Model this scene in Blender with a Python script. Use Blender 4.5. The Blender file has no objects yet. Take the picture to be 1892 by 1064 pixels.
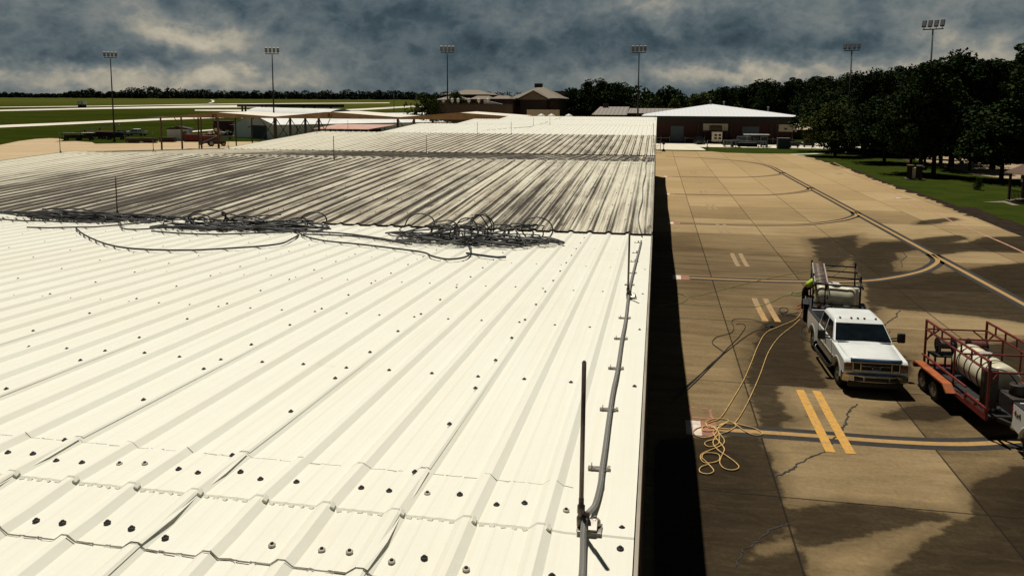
import bpy, bmesh, math, random
from mathutils import Vector, Matrix, Euler
R = math.radians
scene = bpy.context.scene
col = scene.collection

# ------------------------------------------------------------------ camera, world, sun
CH = 9.0                                   # camera height above the apron
FPX, CXP, CYP, PW, PH = 1459.5, 946.0, 354.1, 1892.0, 1064.0
YAW, PITCH, ROLL = R(10.35), R(6.365), R(0.247)
_f = Vector((-math.sin(YAW) * math.cos(PITCH), math.cos(YAW) * math.cos(PITCH), -math.sin(PITCH)))
_r0 = Vector((math.cos(YAW), math.sin(YAW), 0)); _u0 = _r0.cross(_f)
CR = math.cos(ROLL) * _r0 + math.sin(ROLL) * _u0
CU = -math.sin(ROLL) * _r0 + math.cos(ROLL) * _u0
cam_d = bpy.data.cameras.new('camera'); cam = bpy.data.objects.new('camera', cam_d); col.objects.link(cam)
cam_d.sensor_fit = 'HORIZONTAL'; cam_d.sensor_width = 36; cam_d.lens = FPX / PW * 36
cam_d.shift_y = -(PH / 2 - CYP) / PW
cam_d.clip_start = 0.1; cam_d.clip_end = 20000
m3 = Matrix((CR, CU, -_f)).transposed()
cam.matrix_world = Matrix.Translation((0, 0, CH)) @ m3.to_4x4()
scene.camera = cam
scene.view_settings.view_transform = 'Standard'; scene.view_settings.look = 'None'
scene.view_settings.exposure = 0.0; scene.view_settings.gamma = 1.0
scene.cycles.max_bounces = 6; scene.cycles.diffuse_bounces = 3; scene.cycles.transparent_max_bounces = 6
scene.cycles.use_denoising = True

def ray(px, py): return CR * ((px - CXP) / FPX) - CU * ((py - CYP) / FPX) + _f
def gp(px, py, z=0.0):                     # where the sight line of a photo pixel meets the height z
    d = ray(px, py); t = (z - CH) / d.z
    return Vector((d.x * t, d.y * t, z))
def at_y(px, py, Y):
    d = ray(px, py); t = Y / d.y
    return Vector((d.x * t, Y, CH + d.z * t))

SUN = Vector((-0.166, 0.334, 1.0)).normalized()
sun_d = bpy.data.lights.new('sun', 'SUN'); sun_d.energy = 4.3; sun_d.angle = R(0.5); sun_d.color = (1.0, 0.95, 0.86)
sun = bpy.data.objects.new('sun', sun_d); col.objects.link(sun)
sun.rotation_euler = SUN.to_track_quat('Z', 'Y').to_euler(); sun.location = (0, 0, 60)

# ------------------------------------------------------------------ node helpers
class NT:
    def __init__(s, tree): s.t = tree; s.n = tree.nodes; s.l = tree.links
    def new(s, typ, **kw):
        n = s.n.new(typ)
        for k, v in kw.items(): setattr(n, k, v)
        return n
    def put(s, sock, v):
        if hasattr(v, 'is_output') or isinstance(v, bpy.types.NodeSocket): s.l.new(v, sock)
        else: sock.default_value = v
    def m(s, op, a, b=0.0, c=0.0, clamp=False):
        n = s.new('ShaderNodeMath', operation=op); n.use_clamp = clamp
        s.put(n.inputs[0], a); s.put(n.inputs[1], b); s.put(n.inputs[2], c)
        return n.outputs[0]
    def add(s, *a):
        r = a[0]
        for x in a[1:]: r = s.m('ADD', r, x)
        return r
    def mul(s, *a):
        r = a[0]
        for x in a[1:]: r = s.m('MULTIPLY', r, x)
        return r
    def rng(s, v, a, b, c=0.0, d=1.0, smooth=True):
        n = s.new('ShaderNodeMapRange', interpolation_type='SMOOTHSTEP' if smooth else 'LINEAR')
        s.put(n.inputs[0], v); s.put(n.inputs[1], a); s.put(n.inputs[2], b); s.put(n.inputs[3], c); s.put(n.inputs[4], d)
        return n.outputs[0]
    def xyz(s, v):
        n = s.new('ShaderNodeSeparateXYZ'); s.l.new(v, n.inputs[0]); return n.outputs
    def comb(s, x, y, z=0.0):
        n = s.new('ShaderNodeCombineXYZ'); s.put(n.inputs[0], x); s.put(n.inputs[1], y); s.put(n.inputs[2], z); return n.outputs[0]
    def noise(s, v, scale=1.0, detail=4.0, rough=0.55, dist=0.0):
        n = s.new('ShaderNodeTexNoise'); s.put(n.inputs['Vector'], v)
        n.inputs['Scale'].default_value = scale; n.inputs['Detail'].default_value = detail
        n.inputs['Roughness'].default_value = rough; n.inputs['Distortion'].default_value = dist
        return n.outputs['Fac']
    def white(s, v):
        n = s.new('ShaderNodeTexWhiteNoise', noise_dimensions='3D'); s.put(n.inputs['Vector'], v); return n.outputs['Value']
    def mix(s, f, a, b):
        n = s.new('ShaderNodeMix', data_type='RGBA'); s.put(n.inputs[0], f)
        s.put(n.inputs[6], rgba(a)); s.put(n.inputs[7], rgba(b)); return n.outputs[2]
    def ramp(s, f, stops):
        n = s.new('ShaderNodeValToRGB'); s.put(n.inputs[0], f); e = n.color_ramp.elements
        while len(e) < len(stops): e.new(0.5)
        for k, (p, c) in enumerate(stops): e[k].position = p; e[k].color = rgba(c)
        return n.outputs[0]
    def bump(s, h, strength=0.3, dist=0.02):
        n = s.new('ShaderNodeBump'); s.put(n.inputs['Height'], h); n.inputs['Strength'].default_value = strength
        n.inputs['Distance'].default_value = dist; return n.outputs[0]
def rgba(c):
    if isinstance(c, (tuple, list)) and len(c) == 3: return (*c, 1.0)
    return c

# ------------------------------------------------------------------ sky: heavy storm clouds over a thin clear sky
world = bpy.data.worlds.new("World"); scene.world = world; world.use_nodes = True
W = NT(world.node_tree); W.n.clear()
wout = W.new('ShaderNodeOutputWorld')
sky = W.new('ShaderNodeTexSky', sky_type='NISHITA'); sky.sun_disc = False
sky.sun_elevation = math.asin(SUN.z); sky.sun_rotation = math.atan2(SUN.x, SUN.y)
bg1 = W.new('ShaderNodeBackground'); W.l.new(sky.outputs[0], bg1.inputs[0]); bg1.inputs[1].default_value = 0.05
tc = W.new('ShaderNodeTexCoord').outputs['Generated']
dx, dy, dz = W.xyz(tc)
az = W.m('ARCTAN2', dx, dy); el = W.m('ARCSINE', dz)
def azel(px, py):
    d = ray(px, py).normalized(); return math.atan2(d.x, d.y), math.asin(d.z)
blobs = [(390, 66, 95, 24, .40), (300, 62, 40, 14, .12), (470, 95, 110, 26, .17), (560, 130, 70, 22, .10), (452, 122, 18, 8, .2),
         (1480, 138, 280, 24, .40), (1250, 135, 120, 22, .14), (1800, 90, 90, 40, .32), (1705, 60, 70, 34, .10), (1230, 12, 120, 16, .24), (1010, 40, 60, 24, .10),
         (240, 20, 90, 30, .18), (120, 138, 280, 26, .30), (420, 150, 240, 20, .20), (1700, 10, 140, 18, .12),
         (800, 40, 190, 46, -.17), (700, 135, 150, 40, -.10), (1250, 84, 210, 30, -.16), (150, 104, 190, 16, -.17), (950, 110, 160, 40, -.10),
         (1600, 84, 120, 18, -.14), (1860, 36, 60, 34, -.14), (90, 60, 120, 24, -.05), (450, 12, 140, 18, -.10)]
stretch = W.comb(W.mul(az, 6.0), W.mul(el, 8.5), 0.0)
warp = W.noise(stretch, 1.3, 3.0, 0.5)
azw = W.add(az, W.mul(W.m('SUBTRACT', warp, 0.5), 0.16)); elw = W.add(el, W.mul(W.m('SUBTRACT', W.noise(stretch, 2.1, 4, .6), 0.5), 0.07))
tot = 0.455
for px, py, sx, sy, a in blobs:
    a0, e0 = azel(px, py)
    u = W.mul(W.m('SUBTRACT', azw, a0), FPX / sx); v = W.mul(W.m('SUBTRACT', elw, e0), FPX / sy)
    tot = W.add(tot, W.mul(W.m('EXPONENT', W.mul(W.add(W.mul(u, u), W.mul(v, v)), -1.0)), a))
n1 = W.noise(stretch, 1.9, 9.0, 0.60, 0.15); nb_ = W.noise(W.comb(W.mul(az, 19.0), W.mul(el, 25.0), 3.3), 1.3, 8.0, 0.60, 0.2); n2 = W.m('SUBTRACT', 1.0, W.mul(W.m('ABSOLUTE', W.m('SUBTRACT', nb_, 0.5)), 4.5))
tot = W.add(tot, W.mul(W.m('SUBTRACT', n1, 0.5), 0.74), W.mul(W.m('SUBTRACT', n2, 0.5), 0.17))
tot = W.mul(tot, W.rng(el, 0.20, 0.42, 1.0, 0.10))
cloud = W.ramp(tot, [(0.0, (.007, .011, .016)), (.16, (.023, .037, .048)), (.33, (.048, .075, .092)), (.50, (.105, .135, .147)),
                     (.70, (.20, .215, .205)), (.86, (.36, .335, .27)), (1.0, (.50, .45, .35))])
bg2 = W.new('ShaderNodeBackground'); W.l.new(cloud, bg2.inputs[0]); bg2.inputs[1].default_value = 1.0
mx = W.new('ShaderNodeMixShader'); mx.inputs[0].default_value = 0.965
W.l.new(bg1.outputs[0], mx.inputs[1]); W.l.new(bg2.outputs[0], mx.inputs[2]); W.l.new(mx.outputs[0], wout.inputs[0])

# ------------------------------------------------------------------ materials
def new_mat(name):
    m = bpy.data.materials.new(name); m.use_nodes = True
    t = NT(m.node_tree); b = t.n['Principled BSDF']
    pos = t.new('ShaderNodeNewGeometry').outputs['Position']
    return m, t, b, pos
_mats = {}
def mat(name, c, rough=0.6, metal=0.0, var=0.18, scale=3.0, bump=0.0, spec=0.4):
    if name in _mats: return _mats[name]
    m, t, b, pos = new_mat(name)
    obj = t.new('ShaderNodeTexCoord').outputs['Object']
    n = t.noise(obj, scale, 5.0, 0.6)
    lo = tuple(x * (1 - var) for x in c); hi = tuple(min(1, x * (1 + var)) for x in c)
    t.l.new(t.mix(t.rng(n, .3, .7), lo, hi), b.inputs['Base Color'])
    t.put(b.inputs['Roughness'], t.rng(n, .2, .8, max(.02, rough - .08), min(1, rough + .08)))
    b.inputs['Metallic'].default_value = metal; b.inputs['Specular IOR Level'].default_value = spec
    if bump: t.l.new(t.bump(t.noise(obj, scale * 6, 4), bump), b.inputs['Normal'])
    _mats[name] = m; return m

# ------------------------------------------------------------------ mesh builder
class MB:
    def __init__(s): s.v = []; s.f = []; s.sm = []
    def face(s, idx, smooth=False): s.f.append(tuple(idx)); s.sm.append(smooth)
    def pts(s, ps):
        k = len(s.v); s.v += [tuple(p) for p in ps]; return k
    def quad(s, a, b, c, d, smooth=False):
        k = s.pts((a, b, c, d)); s.face((k, k + 1, k + 2, k + 3), smooth)
    def poly(s, ps):
        k = s.pts(ps); s.face(range(k, k + len(ps)))
    def box(s, c, size, rot=None, taper=1.0):
        hx, hy, hz = size[0] / 2, size[1] / 2, size[2] / 2
        P = [Vector((x * (taper if z > 0 else 1), y * (taper if z > 0 else 1), z)) for z in (-hz, hz) for x, y in ((-hx, -hy), (hx, -hy), (hx, hy), (-hx, hy))]
        if rot is not None: P = [rot @ p for p in P]
        k = s.pts([p + Vector(c) for p in P])
        for q in ((3, 2, 1, 0), (4, 5, 6, 7), (0, 1, 5, 4), (1, 2, 6, 5), (2, 3, 7, 6), (3, 0, 4, 7)): s.face([k + i for i in q])
        return s
    def bx(s, x0, x1, y0, y1, z0, z1): return s.box(((x0 + x1) / 2, (y0 + y1) / 2, (z0 + z1) / 2), (abs(x1 - x0), abs(y1 - y0), abs(z1 - z0)))
    def bar(s, a, b, w, h=None):            # rectangular bar between two points
        a = Vector(a); b = Vector(b); d = b - a; L = d.length
        q = d.to_track_quat('Z', 'Y') if abs(d.normalized().z) < .95 else d.to_track_quat('Z', 'X')
        return s.box((a + b) / 2, (h or w, w, L), q.to_matrix())
    def cyl(s, a, b, r0, r1=None, seg=12, caps=True, smooth=True):
        a = Vector(a); b = Vector(b); r1 = r0 if r1 is None else r1
        q = (b - a).to_track_quat('Z', 'Y').to_matrix()
        k = len(s.v)
        for p, r in ((a, r0), (b, r1)):
            for i in range(seg):
                t = 2 * math.pi * i / seg; s.v.append(tuple(p + q @ Vector((r * math.cos(t), r * math.sin(t), 0))))
        for i in range(seg):
            j = (i + 1) % seg; s.face((k + i, k + j, k + seg + j, k + seg + i), smooth)
        if caps:
            s.face([k + i for i in range(seg)][::-1]); s.face([k + seg + i for i in range(seg)])
        return s
    def lathe(s, prof, a, axis, seg=24, smooth=True):   # prof: list of (radius, offset along the axis)
        a = Vector(a); q = Vector(axis).normalized().to_track_quat('Z', 'Y').to_matrix(); k = len(s.v); n = len(prof)
        for r, h in prof:
            for i in range(seg):
                t = 2 * math.pi * i / seg; s.v.append(tuple(a + q @ Vector((r * math.cos(t), r * math.sin(t), h))))
        for j in range(n - 1):
            for i in range(seg):
                i2 = (i + 1) % seg; s.face((k + j * seg + i, k + j * seg + i2, k + (j + 1) * seg + i2, k + (j + 1) * seg + i), smooth)
        s.face([k + i for i in range(seg)][::-1]); s.face([k + (n - 1) * seg + i for i in range(seg)])
        return s
    def tube(s, P, r, seg=6):
        P = [Vector(p) for p in P]; n = len(P); k = len(s.v); up = Vector((0.13, 0.21, 1)).normalized()
        for i in range(n):
            d = (P[min(i + 1, n - 1)] - P[max(i - 1, 0)])
            if d.length < 1e-9: d = Vector((1, 0, 0))
            d.normalize(); x = d.cross(up)
            if x.length < 1e-3: x = d.cross(Vector((1, 0, 0)))
            x.normalize(); y = x.cross(d)
            rr = r[i] if isinstance(r, list) else r
            for j in range(seg):
                t = 2 * math.pi * j / seg; s.v.append(tuple(P[i] + x * (rr * math.cos(t)) + y * (rr * math.sin(t))))
        for i in range(n - 1):
            for j in range(seg):
                j2 = (j + 1) % seg; s.face((k + i * seg + j, k + i * seg + j2, k + (i + 1) * seg + j2, k + (i + 1) * seg + j), True)
        s.face([k + j for j in range(seg)][::-1]); s.face([k + (n - 1) * seg + j for j in range(seg)])
        return s
    def prism(s, prof, x0, x1, axis='x'):   # extrude a closed 2D outline (a,b) along an axis
        def P(u, a, b): return (u, a, b) if axis == 'x' else ((a, u, b) if axis == 'y' else (a, b, u))
        n = len(prof); k = s.pts([P(x0, a, b) for a, b in prof] + [P(x1, a, b) for a, b in prof])
        s.face([k + i for i in range(n)]); s.face([k + n + i for i in range(n)][::-1])
        for i in range(n):
            j = (i + 1) % n; s.face((k + i, k + n + i, k + n + j, k + j))
        return s
    def loft(s, rings, smooth=False, caps=True):
        n = len(rings[0]); k = s.pts([p for r in rings for p in r])
        for i in range(len(rings) - 1):
            for j in range(n):
                j2 = (j + 1) % n; s.face((k + i * n + j, k + i * n + j2, k + (i + 1) * n + j2, k + (i + 1) * n + j), smooth)
        if caps:
            s.face([k + j for j in range(n)][::-1]); s.face([k + (len(rings) - 1) * n + j for j in range(n)])
        return s
    def ribbon(s, P, w, z=None, side=0.0):  # flat strip along a ground path, offset sideways by side
        P = [Vector(p) for p in P]; n = len(P); L = []
        for i in range(n):
            d = P[min(i + 1, n - 1)] - P[max(i - 1, 0)]; d.z = 0; d.normalize(); nx = Vector((d.y, -d.x, 0))
            ww = w[i] if isinstance(w, list) else w
            for q in (-1, 1):
                v = P[i] + nx * (side + q * ww / 2)
                if z is not None: v.z = z
                L.append(v)
        k = s.pts(L)
        for i in range(n - 1): s.face((k + 2 * i, k + 2 * i + 1, k + 2 * i + 3, k + 2 * i + 2))
        return s
    def build(s, name, m=None, parent=None, bevel=0.0, fix=True, seg=2):
        me = bpy.data.meshes.new(name); me.from_pydata(s.v, [], s.f); me.update()
        me.polygons.foreach_set('use_smooth', s.sm)
        if fix:
            b = bmesh.new(); b.from_mesh(me); bmesh.ops.recalc_face_normals(b, faces=b.faces); b.to_mesh(me); b.free()
        o = bpy.data.objects.new(name, me); col.objects.link(o)
        if m: me.materials.append(m)
        if parent: o.parent = parent
        if bevel:
            bv = o.modifiers.new('bevel', 'BEVEL'); bv.width = bevel; bv.segments = seg; bv.limit_method = 'ANGLE'; bv.angle_limit = R(35)
            bv.harden_normals = False
        return o
def crom(P, n=6, closed=False):             # Catmull-Rom smoothing
    P = [Vector(p) for p in P]; N = len(P); out = []
    for i in range(N if closed else N - 1):
        g = (lambda k: P[k % N]) if closed else (lambda k: P[max(0, min(N - 1, k))])
        a, b, c, d = g(i - 1), g(i), g(i + 1), g(i + 2)
        for j in range(n):
            t = j / n
            out.append(0.5 * ((2 * b) + (c - a) * t + (2 * a - 5 * b + 4 * c - d) * t * t + (3 * b - a - 3 * c + d) * t ** 3))
    out.append(P[0].copy() if closed else P[-1].copy()); return out
def tag(o, label=None, cat=None, group=None, kind=None):
    if label: o['label'] = label
    if cat: o['category'] = cat
    if group: o['group'] = group
    if kind: o['kind'] = kind
    return o
def thing(name, label, cat, loc=(0, 0, 0), rz=0.0, group=None):
    o = bpy.data.objects.new(name, None); col.objects.link(o); o.empty_display_size = 0.3
    o.location = loc; o.rotation_euler = (0, 0, rz); return tag(o, label, cat, group)
def dup(o, parent=None, loc=None, rz=None, label=None, group=None, scale=None):
    c = o.copy(); col.objects.link(c)
    if parent: c.parent = parent
    if loc is not None: c.location = loc
    if rz is not None: c.rotation_euler = (0, 0, rz)
    if scale is not None: c.scale = scale
    if label: c['label'] = label
    if group: c['group'] = group
    for ch in [x for x in o.children]: dup(ch, c)
    return c
# ------------------------------------------------------------------ ground sheet, apron, fields
def smooth(a, b, x):
    t = max(0.0, min(1.0, (x - a) / (b - a))); return t * t * (3 - 2 * t)
AZ0 = math.atan2(*ray(760, 200).xy); AZ1 = math.atan2(*ray(1040, 200).xy)
def terr(x, y):                            # the airfield climbs gently away to the left
    r = math.hypot(x, y); a = math.atan2(x, y)
    return min(max(0.0, r - 350.0) * 0.0145, 15.0) * (1 - smooth(AZ0, AZ1, a))
def gt(px, py):                            # pixel onto the climbing field
    d = ray(px, py); h = math.hypot(d.x, d.y); t = 20.0 / h
    while t * h < 3000:
        p = Vector((d.x * t, d.y * t, CH + d.z * t))
        if p.z <= terr(p.x, p.y): return Vector((p.x, p.y, terr(p.x, p.y)))
        t *= 1.004
    return p

m_grass, t, b, pos = new_mat('field_grass')
Yg = t.xyz(pos)[1]; n1 = t.noise(pos, .02, 6, .6); n2 = t.noise(pos, .35, 5, .65); n3 = t.noise(pos, 6.0, 3, .6)
far = t.rng(t.xyz(pos)[0], -120, 5, 0, 1)
nst = t.noise(t.comb(t.mul(t.xyz(pos)[0], .006), t.mul(Yg, .06), 0), 1, 6, .65); n1 = t.add(t.mul(n1, .5), t.mul(nst, .5)); c1 = t.mix(t.rng(n1, .38, .62), (.018, .030, .003), (.040, .046, .006)); c1 = t.mix(t.rng(n2, .35, .75), c1, (.020, .028, .004)); c1 = t.mix(t.rng(Yg, 330, 800), c1, (.064, .070, .013))
c2 = t.mix(t.rng(t.add(t.mul(n2, .6), t.mul(n3, .4)), .3, .7), (.020, .034, .005), (.042, .052, .009))
t.l.new(t.mix(far, c1, c2), b.inputs['Base Color']); b.inputs['Roughness'].default_value = 1; b.inputs['Specular IOR Level'].default_value = 0
t.l.new(t.bump(t.add(n3, n2), .6, .12), b.inputs['Normal'])
RAD = [0.5, 20, 60, 100, 150, 200, 250, 300, 350, 400, 460, 520, 600, 700, 800, 900, 1000, 1150, 1300, 1386, 1500, 1800, 2500, 4000, 7000]
SEG = 180; mb = MB()
for r in RAD:
    for i in range(SEG):
        a = 2 * math.pi * i / SEG; x, y = r * math.sin(a), r * math.cos(a); mb.v.append((x, y, terr(x, y) - .03))
for j in range(len(RAD) - 1):
    for i in range(SEG):
        i2 = (i + 1) % SEG; mb.face((j * SEG + i, j * SEG + i2, (j + 1) * SEG + i2, (j + 1) * SEG + i), True)
mb.face(range(SEG)); tag(mb.build('ground', m_grass), kind='structure')

# concrete apron: slabs with joints, streaks and hose-wet patches (outlines kept as a distance attribute)
def P2(*pix): return [gp(x, y).xy for x, y in pix]
wet_polys = [
 (1.0, P2((1462, 955), (1500, 941), (1564, 932), (1650, 941), (1754, 953), (1683, 961), (1620, 975), (1545, 996), (1500, 1003), (1479, 1003))),
 (1.0, P2((1640, 1075), (1706, 1015), (1777, 972), (1815, 958), (1801, 930), (1801, 910), (1830, 887), (1892, 866), (2050, 850), (2050, 1075))),
 (.95, P2((1170, 1100), (1170, 815), (1290, 812), (1395, 806), (1412, 835), (1432, 878), (1442, 935), (1462, 972), (1379, 1012), (1360, 1043), (1422, 1036), (1474, 1020), (1500, 1100))),
 (.72, P2((1400, 600), (1440, 572), (1500, 590), (1497, 640), (1530, 700), (1545, 722), (1450, 716), (1446, 738), (1467, 765), (1520, 762), (1457, 785), (1452, 803), (1400, 800), (1388, 760), (1372, 706), (1385, 650))),
 (.9, P2((1626, 768), (1692, 747), (1740, 750), (1782, 764), (1735, 777), (1654, 776))),
 (.78, P2((1566, 465), (1610, 448), (1668, 446), (1712, 460), (1657, 468), (1661, 479), (1648, 487), (1657, 498), (1648, 506), (1588, 514), (1573, 484))),
 (1.1, P2((1679, 446), (1727, 439), (1771, 436), (1782, 441), (1741, 450), (1793, 449), (1822, 439), (1960, 436), (1960, 468), (1785, 463), (1730, 470), (1705, 460))),
 (.85, P2((1740, 505), (1800, 496), (1850, 489), (1960, 480), (1960, 606), (1800, 584), (1720, 577), (1640, 570), (1600, 556), (1600, 530), (1660, 520))),
 (.8, P2((1700, 408), (1760, 402), (1775, 406), (1730, 414), (1690, 416))),
 (.8, P2((1780, 640), (1960, 620), (1960, 720), (1850, 720), (1760, 690))),
 (.62, P2((1590, 640), (1700, 655), (1690, 735), (1660, 735), (1655, 700))),
 (.62, P2((1588, 506), (1660, 499), (1725, 500), (1745, 512), (1650, 556), (1615, 600), (1592, 570))),
 (.5, P2((1480, 440), (1600, 430), (1600, 470), (1560, 500), (1500, 500))),
 (.55, P2((1530, 690), (1500, 650), (1440, 600), (1480, 560), (1500, 590))),
]
def sdf(p, poly):
    inside = False; best = 1e9; n = len(poly)
    for i in range(n):
        a = poly[i]; c = poly[(i + 1) % n]; e = c - a; w = p - a
        k = max(0, min(1, w.dot(e) / max(1e-9, e.dot(e)))); best = min(best, (w - e * k).length)
        if (a.y > p.y) != (c.y > p.y) and p.x < (c.x - a.x) * (p.y - a.y) / (c.y - a.y) + a.x: inside = not inside
    return best if inside else -best
boxes = [(s, q, min(v.x for v in q) - 1.5, max(v.x for v in q) + 1.5, min(v.y for v in q) - 1.5, max(v.y for v in q) + 1.5) for s, q in wet_polys]
def wet_at(x, y):
    w = 0.0; p = Vector((x, y))
    for s, q, x0, x1, y0, y1 in boxes:
        if x0 < x < x1 and y0 < y < y1:
            d = sdf(p, q); w = max(w, s * max(0.0, min(1.0, .5 + d / 1.6)))
    return w
m_conc, t, b, pos = new_mat('apron_concrete')
X, Y, Z = t.xyz(pos)
px_ = t.m('PINGPONG', t.add(X, 442 - 3.0), 2.21); py_ = t.m('PINGPONG', t.add(Y, 762 - 18.2), 3.81)
jd = t.m('MINIMUM', px_, py_)
joint = t.rng(t.add(jd, t.mul(t.noise(pos, 3, 3), .02)), .022, .045, 1, 0)
sid = t.comb(t.m('FLOOR', t.m('DIVIDE', t.add(X, 442 - 3.0), 4.42)), t.m('FLOOR', t.m('DIVIDE', t.add(Y, 762 - 18.2), 7.62)), 0)
tone = t.white(sid)
streak = t.noise(t.comb(t.mul(X, .22), t.mul(Y, 1.6), 0), 1.0, 7, .65, .6)
swirl = t.noise(t.comb(t.mul(X, .5), t.mul(Y, 1.3), 5), 1.2, 6, .7, 2.2)
big = t.noise(pos, .11, 5, .6); fine = t.noise(pos, 9.0, 5, .7); grit = t.noise(pos, 55.0, 2, .8)
k = t.add(t.mul(tone, .26), t.mul(streak, .42), t.mul(big, .5), t.mul(fine, .30), t.mul(swirl, .32))
k = t.rng(k, .56, 1.22, 0, 1)
clean = t.ramp(k, [(0, (.105, .073, .038)), (.33, (.205, .144, .072)), (.66, (.305, .218, .112)), (1, (.41, .305, .168))])
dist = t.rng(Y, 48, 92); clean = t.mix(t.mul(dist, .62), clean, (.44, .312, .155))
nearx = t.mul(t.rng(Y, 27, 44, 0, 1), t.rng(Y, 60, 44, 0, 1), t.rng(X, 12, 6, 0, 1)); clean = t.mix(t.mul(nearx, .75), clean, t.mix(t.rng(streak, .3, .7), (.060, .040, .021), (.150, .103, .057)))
clean = t.mix(t.mul(t.rng(swirl, .52, .72), .35), clean, (.11, .078, .044))
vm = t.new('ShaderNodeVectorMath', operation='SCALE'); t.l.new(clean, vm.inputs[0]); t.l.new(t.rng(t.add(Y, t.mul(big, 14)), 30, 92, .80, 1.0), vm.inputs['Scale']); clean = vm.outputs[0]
att = t.new('ShaderNodeAttribute', attribute_name='wet').outputs['Fac']
wv = t.add(att, t.mul(t.m('SUBTRACT', t.noise(pos, 1.3, 9, .7), .5), .42), t.mul(t.m('SUBTRACT', streak, .5), .30), t.mul(t.m('SUBTRACT', fine, .5), .08))
wm = t.add(t.mul(t.rng(wv, .10, .38), .38), t.mul(t.rng(wv, .37, .47), .62))
deep = t.rng(t.add(att, t.mul(t.m('SUBTRACT', big, .5), .7), t.mul(t.m('SUBTRACT', fine, .5), .4)), .55, 1.1)
tone2 = t.rng(t.add(t.mul(streak, .30), t.mul(swirl, .62), t.mul(fine, .42), t.mul(big, .15), t.mul(tone, .1)), .55, 1.05)
wet0 = t.ramp(tone2, [(0, (.008, .0055, .003)), (.4, (.020, .0145, .008)), (.7, (.036, .0265, .015)), (1, (.075, .056, .033))])
wetc = t.mix(deep, (.036, .025, .0130), (.011, .0072, .0036)); wetc = t.mix(.55, wetc, wet0)
c = t.mix(t.mul(wm, .93), clean, wetc)
c = t.mix(t.mul(t.rng(grit, .62, .75), .35), c, (.05, .04, .03))
c = t.mix(t.mul(joint, .88), c, (.016, .013, .010))
t.l.new(c, b.inputs['Base Color']); t.put(b.inputs['Roughness'], t.mix(wm, (.88,) * 3, (.62,) * 3)); b.inputs['Specular IOR Level'].default_value = .03
t.l.new(t.bump(t.add(fine, t.mul(grit, .5)), .18, .02), b.inputs['Normal'])
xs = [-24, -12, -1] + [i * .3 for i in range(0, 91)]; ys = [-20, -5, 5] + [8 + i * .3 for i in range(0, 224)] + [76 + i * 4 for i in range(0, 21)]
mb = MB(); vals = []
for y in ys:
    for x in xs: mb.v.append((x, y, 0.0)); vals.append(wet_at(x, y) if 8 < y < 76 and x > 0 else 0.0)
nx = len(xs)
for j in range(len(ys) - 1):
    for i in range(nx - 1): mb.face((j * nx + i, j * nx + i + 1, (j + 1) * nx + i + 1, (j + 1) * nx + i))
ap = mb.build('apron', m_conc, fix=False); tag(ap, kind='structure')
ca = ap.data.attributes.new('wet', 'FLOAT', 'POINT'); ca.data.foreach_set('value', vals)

m_pale, t, b, pos = new_mat('pale_concrete')
X, Y, Z = t.xyz(pos)
k = t.add(t.mul(t.noise(t.comb(t.mul(X, .05), t.mul(Y, .3), 0), 1, 6, .65), .7), t.mul(t.noise(pos, .8, 5, .6), .3))
jd = t.m('MINIMUM', t.m('PINGPONG', t.add(X, 600), 3.81), t.m('PINGPONG', t.add(Y, 600), 3.81))
t.l.new(t.mix(t.mul(t.rng(jd, .03, .09, 1, 0), .5), t.ramp(k, [(.3, (.42, .30, .175)), (.55, (.50, .375, .225)), (.75, (.56, .43, .275))]), (.12, .09, .06)), b.inputs['Base Color'])
b.inputs['Roughness'].default_value = .9; b.inputs['Specular IOR Level'].default_value = .1
m_white_conc = mat('bright_concrete', (.66, .60, .47), .9, var=.12, scale=.5, spec=.1)
m_runway = mat('runway_concrete', (.66, .60, .50), .9, var=.12, scale=.02, spec=.1)
m_soil = mat('dark_soil', (.022, .014, .008), .95, var=.5, scale=1.2, bump=.8, spec=.1)

def sheet(name, P, z, m):
    mb = MB(); mb.poly([(p[0], p[1], z) for p in P]); o = mb.build(name, m, fix=False)
    if o.data.polygons[0].normal.z < 0: o.data.flip_normals()
    return tag(o, kind='structure')
def fit(name, P, m, lift=.0):              # sheet that follows the climbing field
    mb = MB(); k = mb.pts(P)
    n = len(P) // 2
    for i in range(n - 1): mb.face((k + i, k + i + 1, k + 2 * n - 2 - i, k + 2 * n - 1 - i))
    for q in range(len(mb.v)): mb.v[q] = (mb.v[q][0], mb.v[q][1], mb.v[q][2] + lift)
    return tag(mb.build(name, m), kind='structure')
# left apron: its far edge is the ragged line seen beyond the roof
LA = [(-24, -20), (-260, -20), (-260, 120)] + [tuple(gp(x, y).xy) for x, y in ((-60, 278), (0, 268), (34, 261), (66, 257), (92, 255.5), (108, 256), (118, 259), (100, 262), (140, 261), (170, 263), (176, 266), (230, 265), (236, 262), (300, 261), (372, 262))] + [(-60, 176), (-60, 260), (-24, 260)]
sheet('left_apron', LA, -.008, m_pale)
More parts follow.
